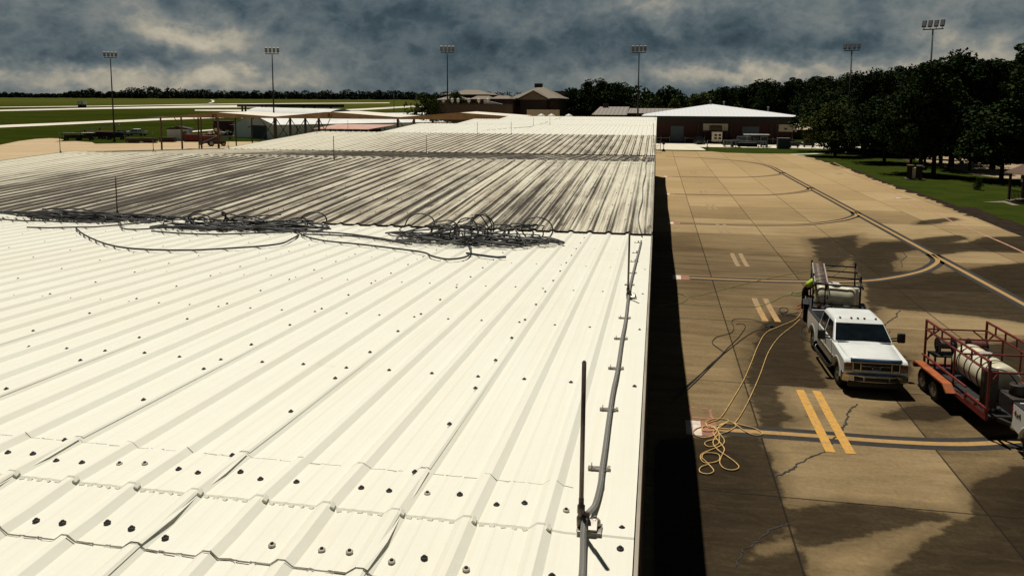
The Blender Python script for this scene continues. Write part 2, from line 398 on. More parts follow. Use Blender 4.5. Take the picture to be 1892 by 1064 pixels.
# service drive to the far hangar and its bright yard
sheet('service_drive', [(-24, 160), (9.6, 160), (9.4, 166.5), (8.9, 172), (50, 172), (50, 200), (-24, 200)], -.012, m_white_conc)
def strip(name, lo, hi, n=24, m=None, lift=.06):
    def along(pts):
        out = []
        for i in range(n):
            u = i / (n - 1) * (len(pts) - 1); k = min(int(u), len(pts) - 2); f = u - k
            out.append(gt(pts[k][0] * (1 - f) + pts[k + 1][0] * f, pts[k][1] * (1 - f) + pts[k + 1][1] * f))
        return out
    a = along(lo); c = along(hi)
    mb = MB(); k = mb.pts(a + c)
    for i in range(n - 1): mb.face((k + i, k + i + 1, k + n + i + 1, k + n + i))
    for q in range(len(mb.v)): mb.v[q] = (mb.v[q][0], mb.v[q][1], mb.v[q][2] + lift)
    o = mb.build(name, m or m_runway, fix=False)
    if o.data.polygons[0].normal.z < 0: o.data.flip_normals()
    return tag(o, kind='structure')
strip('taxiway_near', [(-120, 241), (0, 236.5), (120, 231), (290, 223), (480, 216)], [(-120, 236.5), (0, 232), (120, 227), (290, 219.5), (480, 213)])
strip('taxiway_middle', [(-120, 209), (0, 206), (180, 202), (330, 200), (470, 199), (560, 198)], [(-120, 206.5), (0, 203.5), (180, 199.5), (330, 196.5), (470, 194.6), (560, 194.5)])
strip('runway_far', [(-120, 201), (0, 199), (180, 197), (400, 193.5), (560, 192.2), (720, 191)], [(-120, 200), (0, 198.0), (180, 196), (400, 192.4), (560, 191), (720, 190)])
strip('taxiway_side', [(360, 205), (430, 206), (470, 206.6)], [(360, 203.4), (430, 203), (470, 203)])
strip('taxiway_link', [(630, 206), (690, 203), (790, 197)], [(630, 203), (690, 200), (790, 194.5)])
strip('service_road', [(330, 247), (400, 241), (470, 235), (600, 230)], [(330, 244.6), (400, 239), (470, 233), (600, 228)])
strip('field_track', [(384, 191), (391, 189), (392, 186), (388, 184.6)], [(388, 191), (396, 189), (396, 186), (391, 184.6)])
# pale path beside the far lawn
mb = MB(); mb.ribbon([gp(1462, 285.6), gp(1520, 284), (42, 158.5, 0)], 1.5, .012); tag(mb.build('footpath', m_white_conc), kind='structure')

# soil between apron and lawn, ragged on both sides
random.seed(5)
edge = [(1470, 285), (1494, 290), (1520, 298), (1545, 306), (1580, 317), (1612, 330), (1640, 340), (1668, 351), (1693, 360), (1722, 370), (1750, 381), (1780, 396), (1806, 404)]
E_ = [gp(*p) for p in edge]; E_ = crom(E_, 8); E_ += [Vector((25.3, 66, 0)), Vector((25.6, 62, 0)), Vector((25.2, 56, 0)), Vector((25.4, 40, 0)), Vector((25.3, 10, 0))]
L_, R_ = [], []
for i, p in enumerate(E_):
    wid = .55 if p.y > 92 else (.8 if p.y > 76 else 2.0)
    L_.append(Vector((p.x + random.uniform(-.5, .35), p.y, .006))); R_.append(Vector((p.x + wid * random.uniform(.7, 1.25), p.y, .006)))
mb = MB(); k = mb.pts(L_ + R_); n = len(L_)
for i in range(n - 1): mb.face((k + i, k + i + 1, k + n + i + 1, k + n + i))
tag(mb.build('soil_strip', m_soil), kind='structure')
# turf that comes over the apron sheet beyond the soil
mb = MB(); k = mb.pts([Vector((p.x - .15, p.y, .003)) for p in R_] + [Vector((30, p.y, .003)) for p in R_])
for i in range(n - 1): mb.face((k + i, k + i + 1, k + n + i + 1, k + n + i))
tag(mb.build('lawn_edge', m_grass), kind='structure')
mb = MB(); FL = [gp(x, y) for x, y in ((1302, 276.5), (1318, 280.5), (1340, 282.5), (1400, 284), (1470, 284.6))]
FL += [Vector((40, 152, 0)), Vector((60, 152, 0)), Vector((60, 171, 0)), Vector((12, 171, 0))]
mb.poly([(p.x, p.y, .004) for p in FL]); tag(mb.build('far_lawn', m_grass), kind='structure')
sheet('car_park', [(41, 112), (44, 106), (70, 100), (90, 170), (47, 172), (42.5, 140)], -.02, mat('car_park_concrete', (.34, .26, .16), .9, var=.2, scale=.4, spec=.1))
sheet('mulch_bed', [gp(*p).xy for p in ((1600, 283), (1650, 288), (1672, 296), (1680, 300), (1690, 292), (1640, 282))], -.006, mat('mulch', (.05, .018, .010), .95, var=.4, scale=2))

# painted markings
m_yel, t, b, pos = new_mat('yellow_paint')
t.l.new(t.mix(t.rng(t.noise(pos, 7, 6, .7), .35, .72), (.40, .225, .05), (.27, .175, .08)), b.inputs['Base Color']); b.inputs['Roughness'].default_value = .8
m_yel2, t, b, pos = new_mat('faded_yellow_paint')
t.l.new(t.mix(t.rng(t.add(t.noise(pos, 5, 8, .8), t.mul(t.rng(t.xyz(pos)[1], 26, 40), .16)), .45, .70), (.56, .29, .040), (.24, .175, .10)), b.inputs['Base Color']); b.inputs['Roughness'].default_value = .8
m_blk = mat('black_paint', (.018, .015, .012), .8, var=.5, scale=4)
m_redp = mat('faded_red_paint', (.30, .13, .085), .85, var=.3, scale=3)
m_whp = mat('white_paint', (.62, .52, .44), .85, var=.2, scale=5)
def line(name, P, s=1.0):
    a = MB().ribbon(P, .78 * s, .004); tag(a.build(name + '_border', m_blk), kind='structure')
    a = MB().ribbon(P, .24 * s, .008); tag(a.build(name, m_yel), kind='structure')
main = [(1.6, 139.4), (7, 136.6), (11.9, 132.5), (15.2, 126.3), (16.4, 119), (16.5, 110), (16.6, 70), (16.65, 39), (16.7, 10)]
line('taxi_line', crom([(x, y, 0) for x, y in main], 8), 1.1)
for y0 in (21.85, 41.5, 60.8, 80.7, 100.3):
    if y0 < 30: P = [(1.9, 21.85), (4, 21.9), (6.3, 21.9), (8, 22.05), (9.4, 22.45), (10.6, 23.0), (11.8, 23.9)]
    else:
        P = [(1.9, y0), (5, y0), (8, y0 + .35), (10.6, y0 + 1.0), (12.4, y0 + 2.2), (14.3, y0 + 4.1), (15.5, y0 + 5.9), (16.3, y0 + 7.6), (16.6, y0 + 9.6)]
    line('lead_in_line', crom([(x, y, 0) for x, y in P], 8))
    mk = MB().bx(1.0, 1.85, y0 - .5, y0 + .5, .002, .0045); tag(mk.build('stand_marker', m_whp), kind='structure')
    mk = MB().bx(1.42, 1.85, y0 - .5, y0 + .5, .0047, .0065); tag(mk.build('stand_marker_red', m_redp), kind='structure')
mk = MB()
for a, c in (((1.15, 22.6), (1.75, 22.6)), ((1.15, 23.35), (1.75, 23.35)), ((1.15, 22.6), (1.15, 23.35)), ((1.75, 22.6), (1.75, 23.35))): mk.ribbon([(*a, 0), (*c, 0)], .08, .004)
tag(mk.build('stand_marker_outline', m_redp), kind='structure')
for y0 in (23.2, 35.6, 47, 59, 71, 83, 95, 107):       # the double dashes of the service lane
    for x in (4.66, 5.16):
        L = 2.3 if y0 < 30 else 2.0
        mk = MB().ribbon([(x, y0 + L, 0), (x + random.uniform(-.03, .03), y0, 0), (x, y0 - L, 0)], .25, .011); tag(mk.build('lane_dash', m_yel2), kind='structure')
mk = MB().ribbon(crom([gp(*p) for p in ((1540, 300), (1600, 330), (1670, 366), (1750, 405), (1860, 452), (1960, 500))], 8), .16, .009); tag(mk.build('red_line', mat('worn_red_paint', (.40, .22, .14), .85, var=.25, scale=2)), kind='structure')
for p, w in (((1549, 322), 1.3), ((1667, 367), 1.6), ((1484, 293), 1.2)):
    q = gp(*p); mk = MB()
    for _ in range(3): mk.ribbon([q + Vector((random.uniform(-w, -w * .3), random.uniform(-.3, .3), 0)), q + Vector((random.uniform(w * .3, w), random.uniform(-.3, .3), 0))], random.uniform(.12, .3), .012)
    tag(mk.build('worn_white_mark', mat('worn_white_paint', (.7, .62, .5), .9)), kind='structure')
# cracks
m_crack = mat('crack_filler', (.030, .026, .020), .9, var=.4, scale=6)
def crack(P, w=.055):
    Q = crom([gp(*p) for p in P], 7); Q = [q + Vector((random.gauss(0, .025), random.gauss(0, .025), 0)) for q in Q]
    tag(MB().ribbon(Q, [w * random.uniform(.4, 1.5) for _ in Q], .010).build('pavement_crack', m_crack), kind='structure')
crack([(1586, 748), (1569, 758), (1567, 772), (1560, 785), (1553, 800), (1540, 812), (1525, 832), (1490, 848), (1470, 862), (1452, 873), (1434, 881)])
crack([(1461, 969), (1440, 972), (1415, 985), (1398, 1002), (1376, 1014), (1366, 1030), (1361, 1046)], .04)
crack([(1669, 466), (1674, 474), (1666, 482), (1667, 494)]); crack([(1630, 602), (1646, 592), (1655, 585), (1662, 574)]); crack([(1640, 625), (1644, 612)], .04)
# ------------------------------------------------------------------ terminal building with its folded metal roof
RY, RP, RZ, VD = 2.97, 19.63, 7.30, 0.41
def roof_z(y):
    u = ((y - RY) / RP) % 1.0; return RZ - VD * (1 - abs(1 - 2 * u))
def rp(px, py, lift=0.0):                   # photo pixel onto the roof
    d = ray(px, py); t = 1.0
    while t < 140:
        if CH + d.z * t <= roof_z(d.y * t) + lift: break
        t += .004 + t * .0004
    return Vector((d.x * t, d.y * t, roof_z(d.y * t) + lift))
RIBS = [-.42 - .3048 * k for k in range(61)]
XL = -18.98
def dirt_mat(name, base, level, rib, bump=.15, pw=1.05):
    m, t, b, pos = new_mat(name)
    X, Y, Z = t.xyz(pos)
    rd = t.m('PINGPONG', t.add(X, .42 + 30.48), .1524)
    nb = t.noise(t.comb(t.mul(X, 7.0), t.mul(Y, .14), 0), 1, 6, .72); ns = t.noise(t.comb(t.mul(X, 34.0), t.mul(Y, .30), 2), 1, 5, .75)
    nl = t.noise(t.comb(t.mul(X, 1.0), t.mul(Y, .05), 9), 1, 3, .6); nf = t.noise(pos, 3.0, 6, .7)
    cl = t.noise(pos, .45, 4, .6); c = t.mix(t.mul(t.rng(ns, .42, .75), .22), base, (.66, .55, .36)); c = t.mix(t.mul(t.rng(nf, .5, .8), .12), c, (.60, .50, .33)); c = t.mix(t.mul(t.rng(t.add(cl, t.mul(nb, .5)), .55, 1.0), .14), c, (.66, .58, .42)); c = t.mix(t.mul(t.rng(t.noise(pos, 1.7, 8, .8, 1.5), .66, .74), .16), c, (.36, .27, .16))
    if level is not None:
        L = level(t, X, Y)
        flank = t.mul(t.rng(rd, .012, .026), t.rng(rd, .072, .046)); mini = t.mul(t.rng(rd, .102, .110), t.rng(rd, .128, .119))
        pan = t.mul(t.rng(t.add(nb, t.mul(nl, .5), t.mul(ns, .35)), .70, 1.15), 1.0)
        dk = t.mul(L, t.add(t.mul(flank, rib), t.mul(pan, pw), t.mul(t.rng(ns, .42, .68), .62), t.mul(mini, -.35), t.mul(t.rng(t.noise(pos, 7, 4, .8), .62, .78), .35), t.mul(t.rng(t.noise(t.comb(t.mul(X, 3.3), t.mul(Y, .5), 4), 1, 6, .75), .56, .68), .55), t.mul(t.rng(t.noise(t.comb(t.mul(X, 1.2), t.mul(Y, .6), 7), 1, 4, .6), .42, .62), -.3)))
        dk = t.rng(dk, .08, .50, 0, .97, False)
        beige = t.mix(t.rng(L, 0, .45), c, (.50, .43, .31))
        c = t.mix(t.mul(t.rng(L, .0, .5), t.rng(nb, .35, .62)), c, beige)
        c = t.mix(dk, c, t.mix(nf, (.028, .024, .021), (.105, .088, .066)))
    t.l.new(c, b.inputs['Base Color']); t.put(b.inputs['Roughness'], t.rng(nf, .2, .8, .42, .62)); b.inputs['Specular IOR Level'].default_value = .10
    t.l.new(t.bump(t.add(t.noise(pos, 2.2, 3), t.mul(t.noise(pos, 28, 2), .12)), bump, .02), b.inputs['Normal'])
    return m
WHITE = (.765, .757, .655)
m_roof = dirt_mat('painted_roof', WHITE, None, 0, .4)
def bumpx(t, X, c, w): u = t.mul(t.m('SUBTRACT', X, c), 1 / w); return t.m('EXPONENT', t.mul(t.mul(u, u), -1))
def lv2(t, X, Y):
    d = t.add(t.mul(bumpx(t, X, -10.0, 4.3), .60), t.mul(bumpx(t, X, -3.0, 2.6), .20), .20)
    d = t.mul(d, t.add(t.mul(t.rng(Y, 22.5, 12.9), .40), .68))
    return t.m('SUBTRACT', d, t.mul(t.rng(X, -13.5, -18), .06))
def lv3(t, X, Y): return t.add(.12, t.mul(t.rng(X, -17, -9), .80))
def lv4(t, X, Y): return t.add(.05, t.mul(bumpx(t, X, -6.0, 6.5), .66), t.mul(bumpx(t, X, -2.7, .9), .40))
m_dirty = dirt_mat('stained_roof', (.70, .66, .52), lv2, .80); m_dark = dirt_mat('sooty_roof', (.66, .61, .47), lv3, .8); m_grey = dirt_mat('streaked_roof', (.70, .66, .53), lv4, 1.05, pw=.42)
m_cap2 = dirt_mat('weathered_cap', (.70, .66, .53), lambda t, X, Y: t.add(.16, t.mul(bumpx(t, X, -8, 7), .12)), .3)
m_far = dirt_mat('bright_roof', (.78, .765, .66), None, 0)
term = thing('terminal_building', 'long terminal building with white ribbed metal roof folding in ridges and valleys', 'building', (0, 0, 0))
def profile(off=0.0):
    P = [(-.05, off), (-.19, off), (-.20, off - .004), (-.33, off - .004)]
    for xc in RIBS:
        P += [(xc + .048, off), (xc + .014, off + .025), (xc - .014, off + .025), (xc - .048, off)]
        if xc > RIBS[-1]: P += [(xc - .100, off), (xc - .108, off + .002), (xc - .120, off + .002), (xc - .128, off), (xc - .176, off), (xc - .184, off + .002), (xc - .196, off + .002), (xc - .204, off)]
    return P + [(XL, off)]
def sheet_roof(mb, rows, prof=None, skirt0=0.0, skirt1=0.0):
    prof = prof or profile(); n = len(prof); k0 = len(mb.v)
    if skirt0: rows = [(rows[0][0] - .001, rows[0][1] - skirt0)] + rows
    if skirt1: rows = rows + [(rows[-1][0] + .001, rows[-1][1] - skirt1)]
    for y, z in rows: mb.v += [(x, y, z + dz_) for x, dz_ in prof]
    for j in range(len(rows) - 1):
        for i in range(n - 1): mb.face((k0 + j * n + i, k0 + j * n + i + 1, k0 + (j + 1) * n + i + 1, k0 + (j + 1) * n + i))
random.seed(11)
def laps(mb, y0, z0, y1, z1, gap, lift=.0):  # lifted lips along every third rib
    for k in range(2, 61, 3):
        xc = RIBS[k]; n = max(2, int((y1 - y0) / .35)); rows = []
        for i in range(n + 1):
            u = i / n; y = y0 + (y1 - y0) * u; z = z0 + (z1 - z0) * u + lift
            g = gap * (.55 + .9 * random.random()) if 0 < i < n else gap * .4
            rows.append([(xc - .052, y, z + .002), (xc - .015, y, z + .0275), (xc + .016, y, z + .0278), (xc + .026 + g, y, z + .0195 + g * .3)])
        k0 = mb.pts([p for r in rows for p in r])
        for i in range(n):
            for j in range(3): mb.face((k0 + i * 4 + j, k0 + i * 4 + j + 1, k0 + (i + 1) * 4 + j + 1, k0 + (i + 1) * 4 + j))
def slope(y0, y1, m, lift=0.0, over=0.0, gap=.0012):
    mb = MB(); ya = y0 - over; sl = (roof_z(y1) - roof_z(y0)) / (y1 - y0) if abs(roof_z(y1) - roof_z(y0)) > .01 else 0
    za = roof_z(y0) + lift - sl * over; zb = roof_z(y1) + lift
    sheet_roof(mb, [(ya, za), (y1, zb)]); laps(mb, ya, za, y1, zb, gap)
    return mb.build('roof_slope', m, term, fix=False)
R_ = [RY + RP * k for k in range(6)]; V_ = [RY + RP * (k + .5) for k in range(5)]
slope(-7.0, RY, m_roof); 
mbw = MB(); zv = roof_z(V_[0]); sheet_roof(mbw, [(RY, RZ), (V_[0] + .5, zv - .01)]); laps(mbw, 3.4, roof_z(3.4), V_[0] - .1, zv, .0015); mbw.build('roof_slope', m_roof, term, fix=False)
mats = [m_dirty, m_dark, m_grey] + [m_far] * 10
for k in range(5):
    slope(V_[k], R_[k + 1], mats[2 * k] if k < 2 else m_far, .055, .12)
    if k < 4: slope(R_[k + 1], V_[k + 1] + .2, mats[2 * k + 1] if k < 1 else m_far)
# formed ridge caps
m_seal = mat('lap_sealant', (.10, .08, .055), .8, var=.5, scale=9)
for k in range(6):
    y = R_[k]; lf = .006 if k == 0 else .061
    mb = MB(); w = .40
    zf = lambda q: RZ - VD / (RP / 2) * abs(q - y) + lf
    sheet_roof(mb, [(y - w, zf(y - w)), (y - .012, RZ + lf - .016), (y + .008, RZ + lf), (y + w, zf(y + w))], None, .005, .004)
    if k == 0:
        laps(mb, y - w, zf(y - w), y - .02, RZ + lf - .016, .013); laps(mb, y - .02, RZ + lf - .016, y + w, zf(y + w), .013)
    cap = mb.build('ridge_cap', m_roof if k == 0 else (m_cap2 if k == 1 else m_far), term, fix=False)
    if k == 0:
        sl = MB(); pr = profile()
        for yy in (y - w, y + w):
            for i in range(3, len(pr) - 1):
                (xa, za), (xb, zb) = pr[i], pr[i + 1]
                if random.random() < .16: continue
                n = max(1, int(abs(xb - xa) / .03)); P = []
                for q in range(n + 1):
                    u = q / n; P.append((xa + (xb - xa) * u, yy + (-.004 if yy < y else .004) + random.gauss(0, .0022), zf(yy) + za + (zb - za) * u + .002))
                for q in range(n):
                    a, c = Vector(P[q]), Vector(P[q + 1]); h = random.uniform(.0012, .003)
                    sl.quad(a - Vector((0, h, 0)), c - Vector((0, h, 0)), c + Vector((0, h, 0)), a + Vector((0, h, 0)))
        sl.build('lap_sealant', m_seal, cap, fix=False)
        # crimped folds along the crest
        cr = MB()
        for xc in RIBS:
            for q in range(5):
                x = xc - .062 - q * .045; cr.box((x, y - .004 + random.gauss(0, .002), RZ + lf - .006), (.022, .012, .012), Euler((.6, 0, random.uniform(-.5, .5))).to_matrix())
            cr.box((xc + .030, y - .002, RZ + lf + .012), (.018, .03, .016), Euler((.3, .7, .3)).to_matrix())
        tag(cr.build('crimps', m_roof, cap), kind='stuff')
# rake trim on both long edges, walls below
m_trim = mat('trim_metal', (.30, .26, .20), .55, var=.15, scale=2)
m_wall = mat('terminal_wall', (.10, .07, .055), .85, var=.25, scale=.8)
for nm, x0, x1 in (('rake_trim', -.045, -.03), ('rake_trim', XL - .05, XL)):
    mb = MB(); pts = []
    knots = [-7.0]
    for k in range(5): knots += [R_[k], V_[k]]
    knots += [R_[5]]
    for i in range(len(knots) - 1):
        a, c = knots[i], knots[i + 1]
        zt = .012 if i < 2 else .067
        za, zc = roof_z(a) + zt, roof_z(c) + zt
        if i % 2 == 0 and i >= 2: pass
        P = [(x, yy, zz) for yy, zz in ((a, za), (c, zc)) for x in (x0, x1)]
        mb.loft([[(x0, a, za - .20), (x1, a, za - .20), (x1, a, za), (x0, a, za)], [(x0, c, zc - .20), (x1, c, zc - .20), (x1, c, zc), (x0, c, zc)]])
    mb.build(nm, m_trim, term)
MB().bx(XL + .1, -.12, -7, R_[5] - .15, .0, VD * -1 + RZ - .12).build('wall', m_wall, term)
mb = MB(); mb.bx(XL, -.03, R_[5] - .02, R_[5], RZ - .25, RZ + .05); mb.build('eave_trim', m_trim, term)
for y in range(4, 100, 4): MB().bx(-.12, -.06, y, y + .25, 0, 6.7).build('pilaster', mat('wall_pilaster', (.07, .05, .045), .8), term)

# screws with their washers
m_scr = mat('rusty_screw', (.014, .010, .008), .6, var=.5, scale=40); m_wsh = mat('zinc_washer', (.42, .38, .31), .45, var=.2, scale=40)
S = []
def zt(x, y, lift=0.0): return roof_z(y) + lift
for k, xc in enumerate(RIBS):
    for y in (RY - .29, RY + .20):
        for x in (xc + .085, xc - .095):
            if random.random() < .93: S.append((x + random.gauss(0, .008), y + random.gauss(0, .02), roof_z(y) + .009, random.random() < .45))
    y = RY + 1.92
    while y < 12.5:
        S.append((xc - .085 + random.gauss(0, .006), y + random.gauss(0, .012), roof_z(y) + .003, False)); y += 1.52
    for y in (RY - 1.6, RY - 3.1): S.append((xc - .085, y, roof_z(y) + .003, False))
    if k % 3 == 2:
        y = RY + .37 
        while y < 12.4: S.append((xc - .030, y, roof_z(y) + .027, False)); y += .62
    y = V_[0] + 1.0
    while y < R_[1] - .3:
        S.append((xc - .085, y, roof_z(y) + .058, False)); y += 1.52
for y in (2.9, 3.05, 4.9, 6.4, 7.9, 9.4): S.append((-.10, y, roof_z(y) + .004, False))
S.sort(key=lambda s: s[0] ** 2 + s[1] ** 2 + (s[2] - CH) ** 2)
S = [s for s in S if s[1] > 2.2]
def screw_mb(mb, s, o=(0, 0, 0)):
    x, y, z = s[0] - o[0], s[1] - o[1], s[2] - o[2]
    mb.lathe([(.0145, -.002), (.014, .002), (.0105, .0035), (.0075, .004), (.007, .009), (.004, .011)], (x, y, z), (0, 0, 1), 10)
pm = {}
for w in (True, False):
    mb = MB(); mb.lathe([(.0145, -.002), (.014, .0025), (.009, .004)], (0, 0, 0), (0, 0, 1), 12) if w else screw_mb(mb, (0, 0, 0))
    o = mb.build('screw', m_wsh if w else m_scr); pm[w] = o.data
    if w:
        h = MB(); h.lathe([(.0075, .003), (.007, .009), (.004, .011)], (0, 0, 0), (0, 0, 1), 8); hm = h.build('screw_head', m_scr); pm['h'] = hm.data; bpy.data.objects.remove(hm)
    bpy.data.objects.remove(o)
for s in S[:100]:
    o = bpy.data.objects.new('screw', pm[s[3]]); col.objects.link(o); o.parent = term; o.location = s[:3]
    if s[3]:
        h = bpy.data.objects.new('screw_head', pm['h']); col.objects.link(h); h.parent = o
mb = MB()
for s in S[100:]:
    if s[1] < 12.5: mb.lathe([(.0135, -.002), (.0125, .003), (.006, .005), (.005, .010)], s[:3], (0, 0, 1), 6)
    else: mb.lathe([(.014, -.002), (.008, .010)], s[:3], (0, 0, 1), 5)
tag(mb.build('screws', m_scr, term), kind='stuff')

# ------------------------------------------------------------------ lightning protection along the roof edges
m_rod = mat('bronze_rod', (.115, .082, .068), .4, .5, var=.25, scale=14)
m_alu = mat('cast_aluminium', (.30, .27, .23), .45, .6, var=.35, scale=30)
m_cable, t, b, pos = new_mat('braided_cable')
wv = t.new('ShaderNodeTexWave', wave_type='BANDS', bands_direction='DIAGONAL'); t.l.new(pos, wv.inputs[0]); wv.inputs['Scale'].default_value = 55; wv.inputs['Distortion'].default_value = 1.5
t.l.new(t.mix(wv.outputs['Fac'], (.07, .065, .058), (.42, .40, .36)), b.inputs['Base Color']); b.inputs['Roughness'].default_value = .5; b.inputs['Metallic'].default_value = .3
t.l.new(t.bump(wv.outputs['Fac'], .8, .004), b.inputs['Normal'])
def rod(loc, label, h=.66, lean=(0, 0), r=.0075, group='lightning rods along the terminal roof'):
    o = thing('lightning_rod', label, 'lightning rod', loc, 0, group)
    L = Vector((lean[0], lean[1], 1)).normalized()
    mb = MB(); mb.cyl(L * .10, L * h, r, r * .93, 10); mb.lathe([(r * .95, h - .004), (r * .5, h + .006)], (0, 0, 0), L, 8); mb.build('rod', m_rod, o)
    mb = MB(); mb.lathe([(.017, .0), (.018, .035), (.0135, .042), (.0135, .05), (.016, .055), (.016, .085), (.011, .09), (.011, .115), (.0085, .12)], (0, 0, .01), L, 10); mb.box((.02, .0, .055), (.03, .012, .03)); mb.build('swivel', m_rod, o)
    mb = MB(); mb.box((.035, .0, .004), (.10, .075, .006)); mb.box((.045, -.012, .022), (.045, .05, .012), Euler((.5, 0, 0)).to_matrix()); mb.lathe([(.024, .01), (.023, .03), (.014, .038)], (.055, .012, 0), (0, .25, 1), 10); mb.lathe([(.008, .036), (.008, .045)], (.055, .014, 0), (0, .25, 1), 6)
    mb.build('base_plate', m_alu, o, bevel=.002)
    return o
b0 = rp(1073, 975, .012); rod(b0, 'tall bronze rod on cast base nearest the camera beside the braided cable', .685, (.006, 0), .0098)
b1 = rp(1160, 550, .01); rod(b1, 'second bronze rod along the right roof edge below the stained slope', .66, (.006, 0), .0105)
others = [((217, 399), 'thin rod rising from the left hose heap at the valley'), ((617, 296), 'rod standing on the weathered ridge cap left of the middle'),
 ((111.6, 284), 'rod at the outer left corner of the second roof ridge'), ((882, 250), 'rod on the third ridge at the foot of the clean far roof, left one'), ((944.5, 250), 'rod on the third ridge at the foot of the clean far roof, right one'),
 ((985.5, 234), 'rod on the fourth ridge where the thin cable passes'), ((1207, 253), 'rod on the right roof edge at the third ridge'), ((1016, 231), 'faint rod on the clean far roof right of the cable rod'),
 ((788, 283), 'rod in the sooty valley behind the weathered ridge'), ((283.5, 280), 'rod on the left roof edge behind the second ridge'), ((415, 274), 'rod on the left roof edge beside the dark yard'),
 ((643, 246), 'rod at the left edge of the third ridge in front of the pink shed'), ((585.5, 247), 'rod on the left roof edge left of the pink shed'), ((726, 239), 'rod on the left roof edge under the canopy end'), ((1210.5, 222), 'rod at the far right corner of the terminal roof')]
for (px, py), lb in others:
    p = rp(px, py, .04); p.x = max(p.x, XL + .02); rod(p, lb, .70, (0, 0), .011)
cp = [(1060, 1110), (1070, 1085), (1075, 1064), (1077, 1020), (1078, 985), (1083, 962), (1099, 930), (1109, 895), (1112, 868), (1118, 825), (1126, 765), (1133, 720), (1141, 682), (1149, 628), (1156, 590), (1160, 556), (1165, 525), (1172, 495), (1180, 465), (1185, 445)]
P = [rp(x, y, .034) for x, y in cp]; P[5].z += .02; P[4].z += .015; P[6].z -= .006
tag(MB().tube(crom(P, 8), .0125, 8).build('lightning_cable', m_cable), 'grey braided cable clipped along the right edge of the clean white roof', 'cable')
P = [rp(1186, 432, .07)] + [Vector((-.26 + random.uniform(-.03, .03), y, roof_z(y) + .085)) for y in (14, 16, 18, 20, 22, 23, 26, 30, 33, 37, 41, 42.8)]
tag(MB().tube(crom(P, 5), .011, 6).build('lightning_cable', m_cable), 'grey cable running on along the right edge of the stained roof', 'cable')
P = [rp(x, y, .06) for x, y in ((815, 250.5), (850, 246), (900, 241), (945, 237), (985, 233.5), (1012, 225), (1037, 217))]
tag(MB().tube(crom(P, 4), .016, 5).build('lightning_cable', m_cable), 'thin cable crossing the clean far roof slopes', 'cable')
clips = [(1109, 866), (1127, 757), (1140, 681), (1149, 626), (1156, 588), (1165, 527), (1170, 505), (1174, 484), (1177, 468), (1180, 449)]
for i, (px, py) in enumerate(clips):
    p = rp(px - 2, py, .004); mb = MB()
    mb.box((0, 0, .003), (.105, .034, .004)); mb.box((-.036, 0, .012), (.004, .034, .018)); mb.box((.012, 0, .018), (.022, .026, .03), None, .7); mb.box((.046, 0, .008), (.014, .03, .01)); mb.cyl((.03, -.004, .004), (.03, -.004, .012), .006, seg=6)
    words = ['nearest', 'second', 'third', 'fourth', 'fifth', 'sixth', 'seventh', 'eighth', 'ninth', 'farthest']
    o = mb.build('cable_clip', m_alu); o.location = p
    tag(o, 'flat metal clip under the braided roof cable, %s from the camera' % words[i], 'cable clip', 'clips holding the roof cable')

# ------------------------------------------------------------------ pressure hoses left on the roof
m_hose, t, b, pos = new_mat('rubber_hose')
t.l.new(t.mix(t.rng(t.noise(pos, 5, 5, .7), .35, .7), (.016, .016, .017), (.070, .066, .060)), b.inputs['Base Color']); b.inputs['Roughness'].default_value = .55
def hose(P, r, label, name='pressure_hose', group=None, m=None, n=8, seg=7):
    return tag(MB().tube(crom(P, n), r, seg).build(name, m or m_hose, fix=False), label, 'hose', group)
def heap(label, pxs, cy_, n, seed, rise, rmin=.15, rmax=.42, flat=.5, r=.0125, strands=2):
    random.seed(seed); c0 = rp(pxs[0], cy_[0]); c1 = rp(pxs[1], cy_[1]); mb = MB()
    for strand in range(strands):
        P = []
        for k in range(n):
            u = random.triangular(0, 1, .5) if k % 2 else random.random(); c = c0.lerp(c1, u) + Vector((random.gauss(0, .08), random.gauss(0, .25 if rise > .3 else .18), 0))
            up = random.random() > flat; th = random.uniform(-.5, .5); s0 = random.uniform(0, 6.28); dr = random.choice((-1, 1)); h = rise * random.uniform(.55, 1.15)
            rx = random.uniform(rmin, rmax) * (.75 if up else 1.3); ry = random.uniform(.08, .24); lay = random.uniform(.0, .07); lean = random.uniform(-.25, .35)
            for q in range(9):
                a = s0 + dr * q * .80; x = rx * math.cos(a)
                if up: z = h * (1 + math.sin(a)) / 2; y2 = lean * z + .05 * math.sin(a)
                else: z = lay + .03 * math.sin(a * 2 + s0); y2 = ry * math.sin(a)
                X_ = c.x + x * math.cos(th) - y2 * math.sin(th); Y_ = c.y + x * math.sin(th) * .6 + y2 * math.cos(th)
                P.append(Vector((X_, Y_, roof_z(Y_) + (.112 if Y_ > 12.66 else .030) + r + max(0, z))))
        mb.tube(crom(P, 5), r, 6)
    return tag(mb.build('hose_heap', m_hose, fix=False), label, 'hose', 'heaps of pressure hose on the roof')
heap('big tangle of black hose with upright loops, right one of three on the roof', (740, 985), (447, 455), 13, 4, .33, .20, .36, .55, .0105, 3)
heap('middle tangle of black hose lying along the roof valley', (345, 590), (425, 428), 9, 9, .24, .24, .60, .70, .0125, 3)
heap('flattened tangle of grey black hose around the thin rod at the left', (85, 250), (405, 412), 8, 14, .12, .40, .95, .88, .0125, 3)
def hp(lst, lift=.046): 
    out = []
    for x, y in lst:
        p = rp(x, y, lift)
        if p.y > 12.66: p.z += .06
        out.append(p)
    return out
hose(hp([(140, 421), (150, 430), (170, 441), (200, 452), (240, 459), (300, 462), (360, 462), (420, 459), (480, 455), (520, 450), (540, 441), (552, 434)]), .0125, 'long single hose sagging in an arc in front of the left heaps')
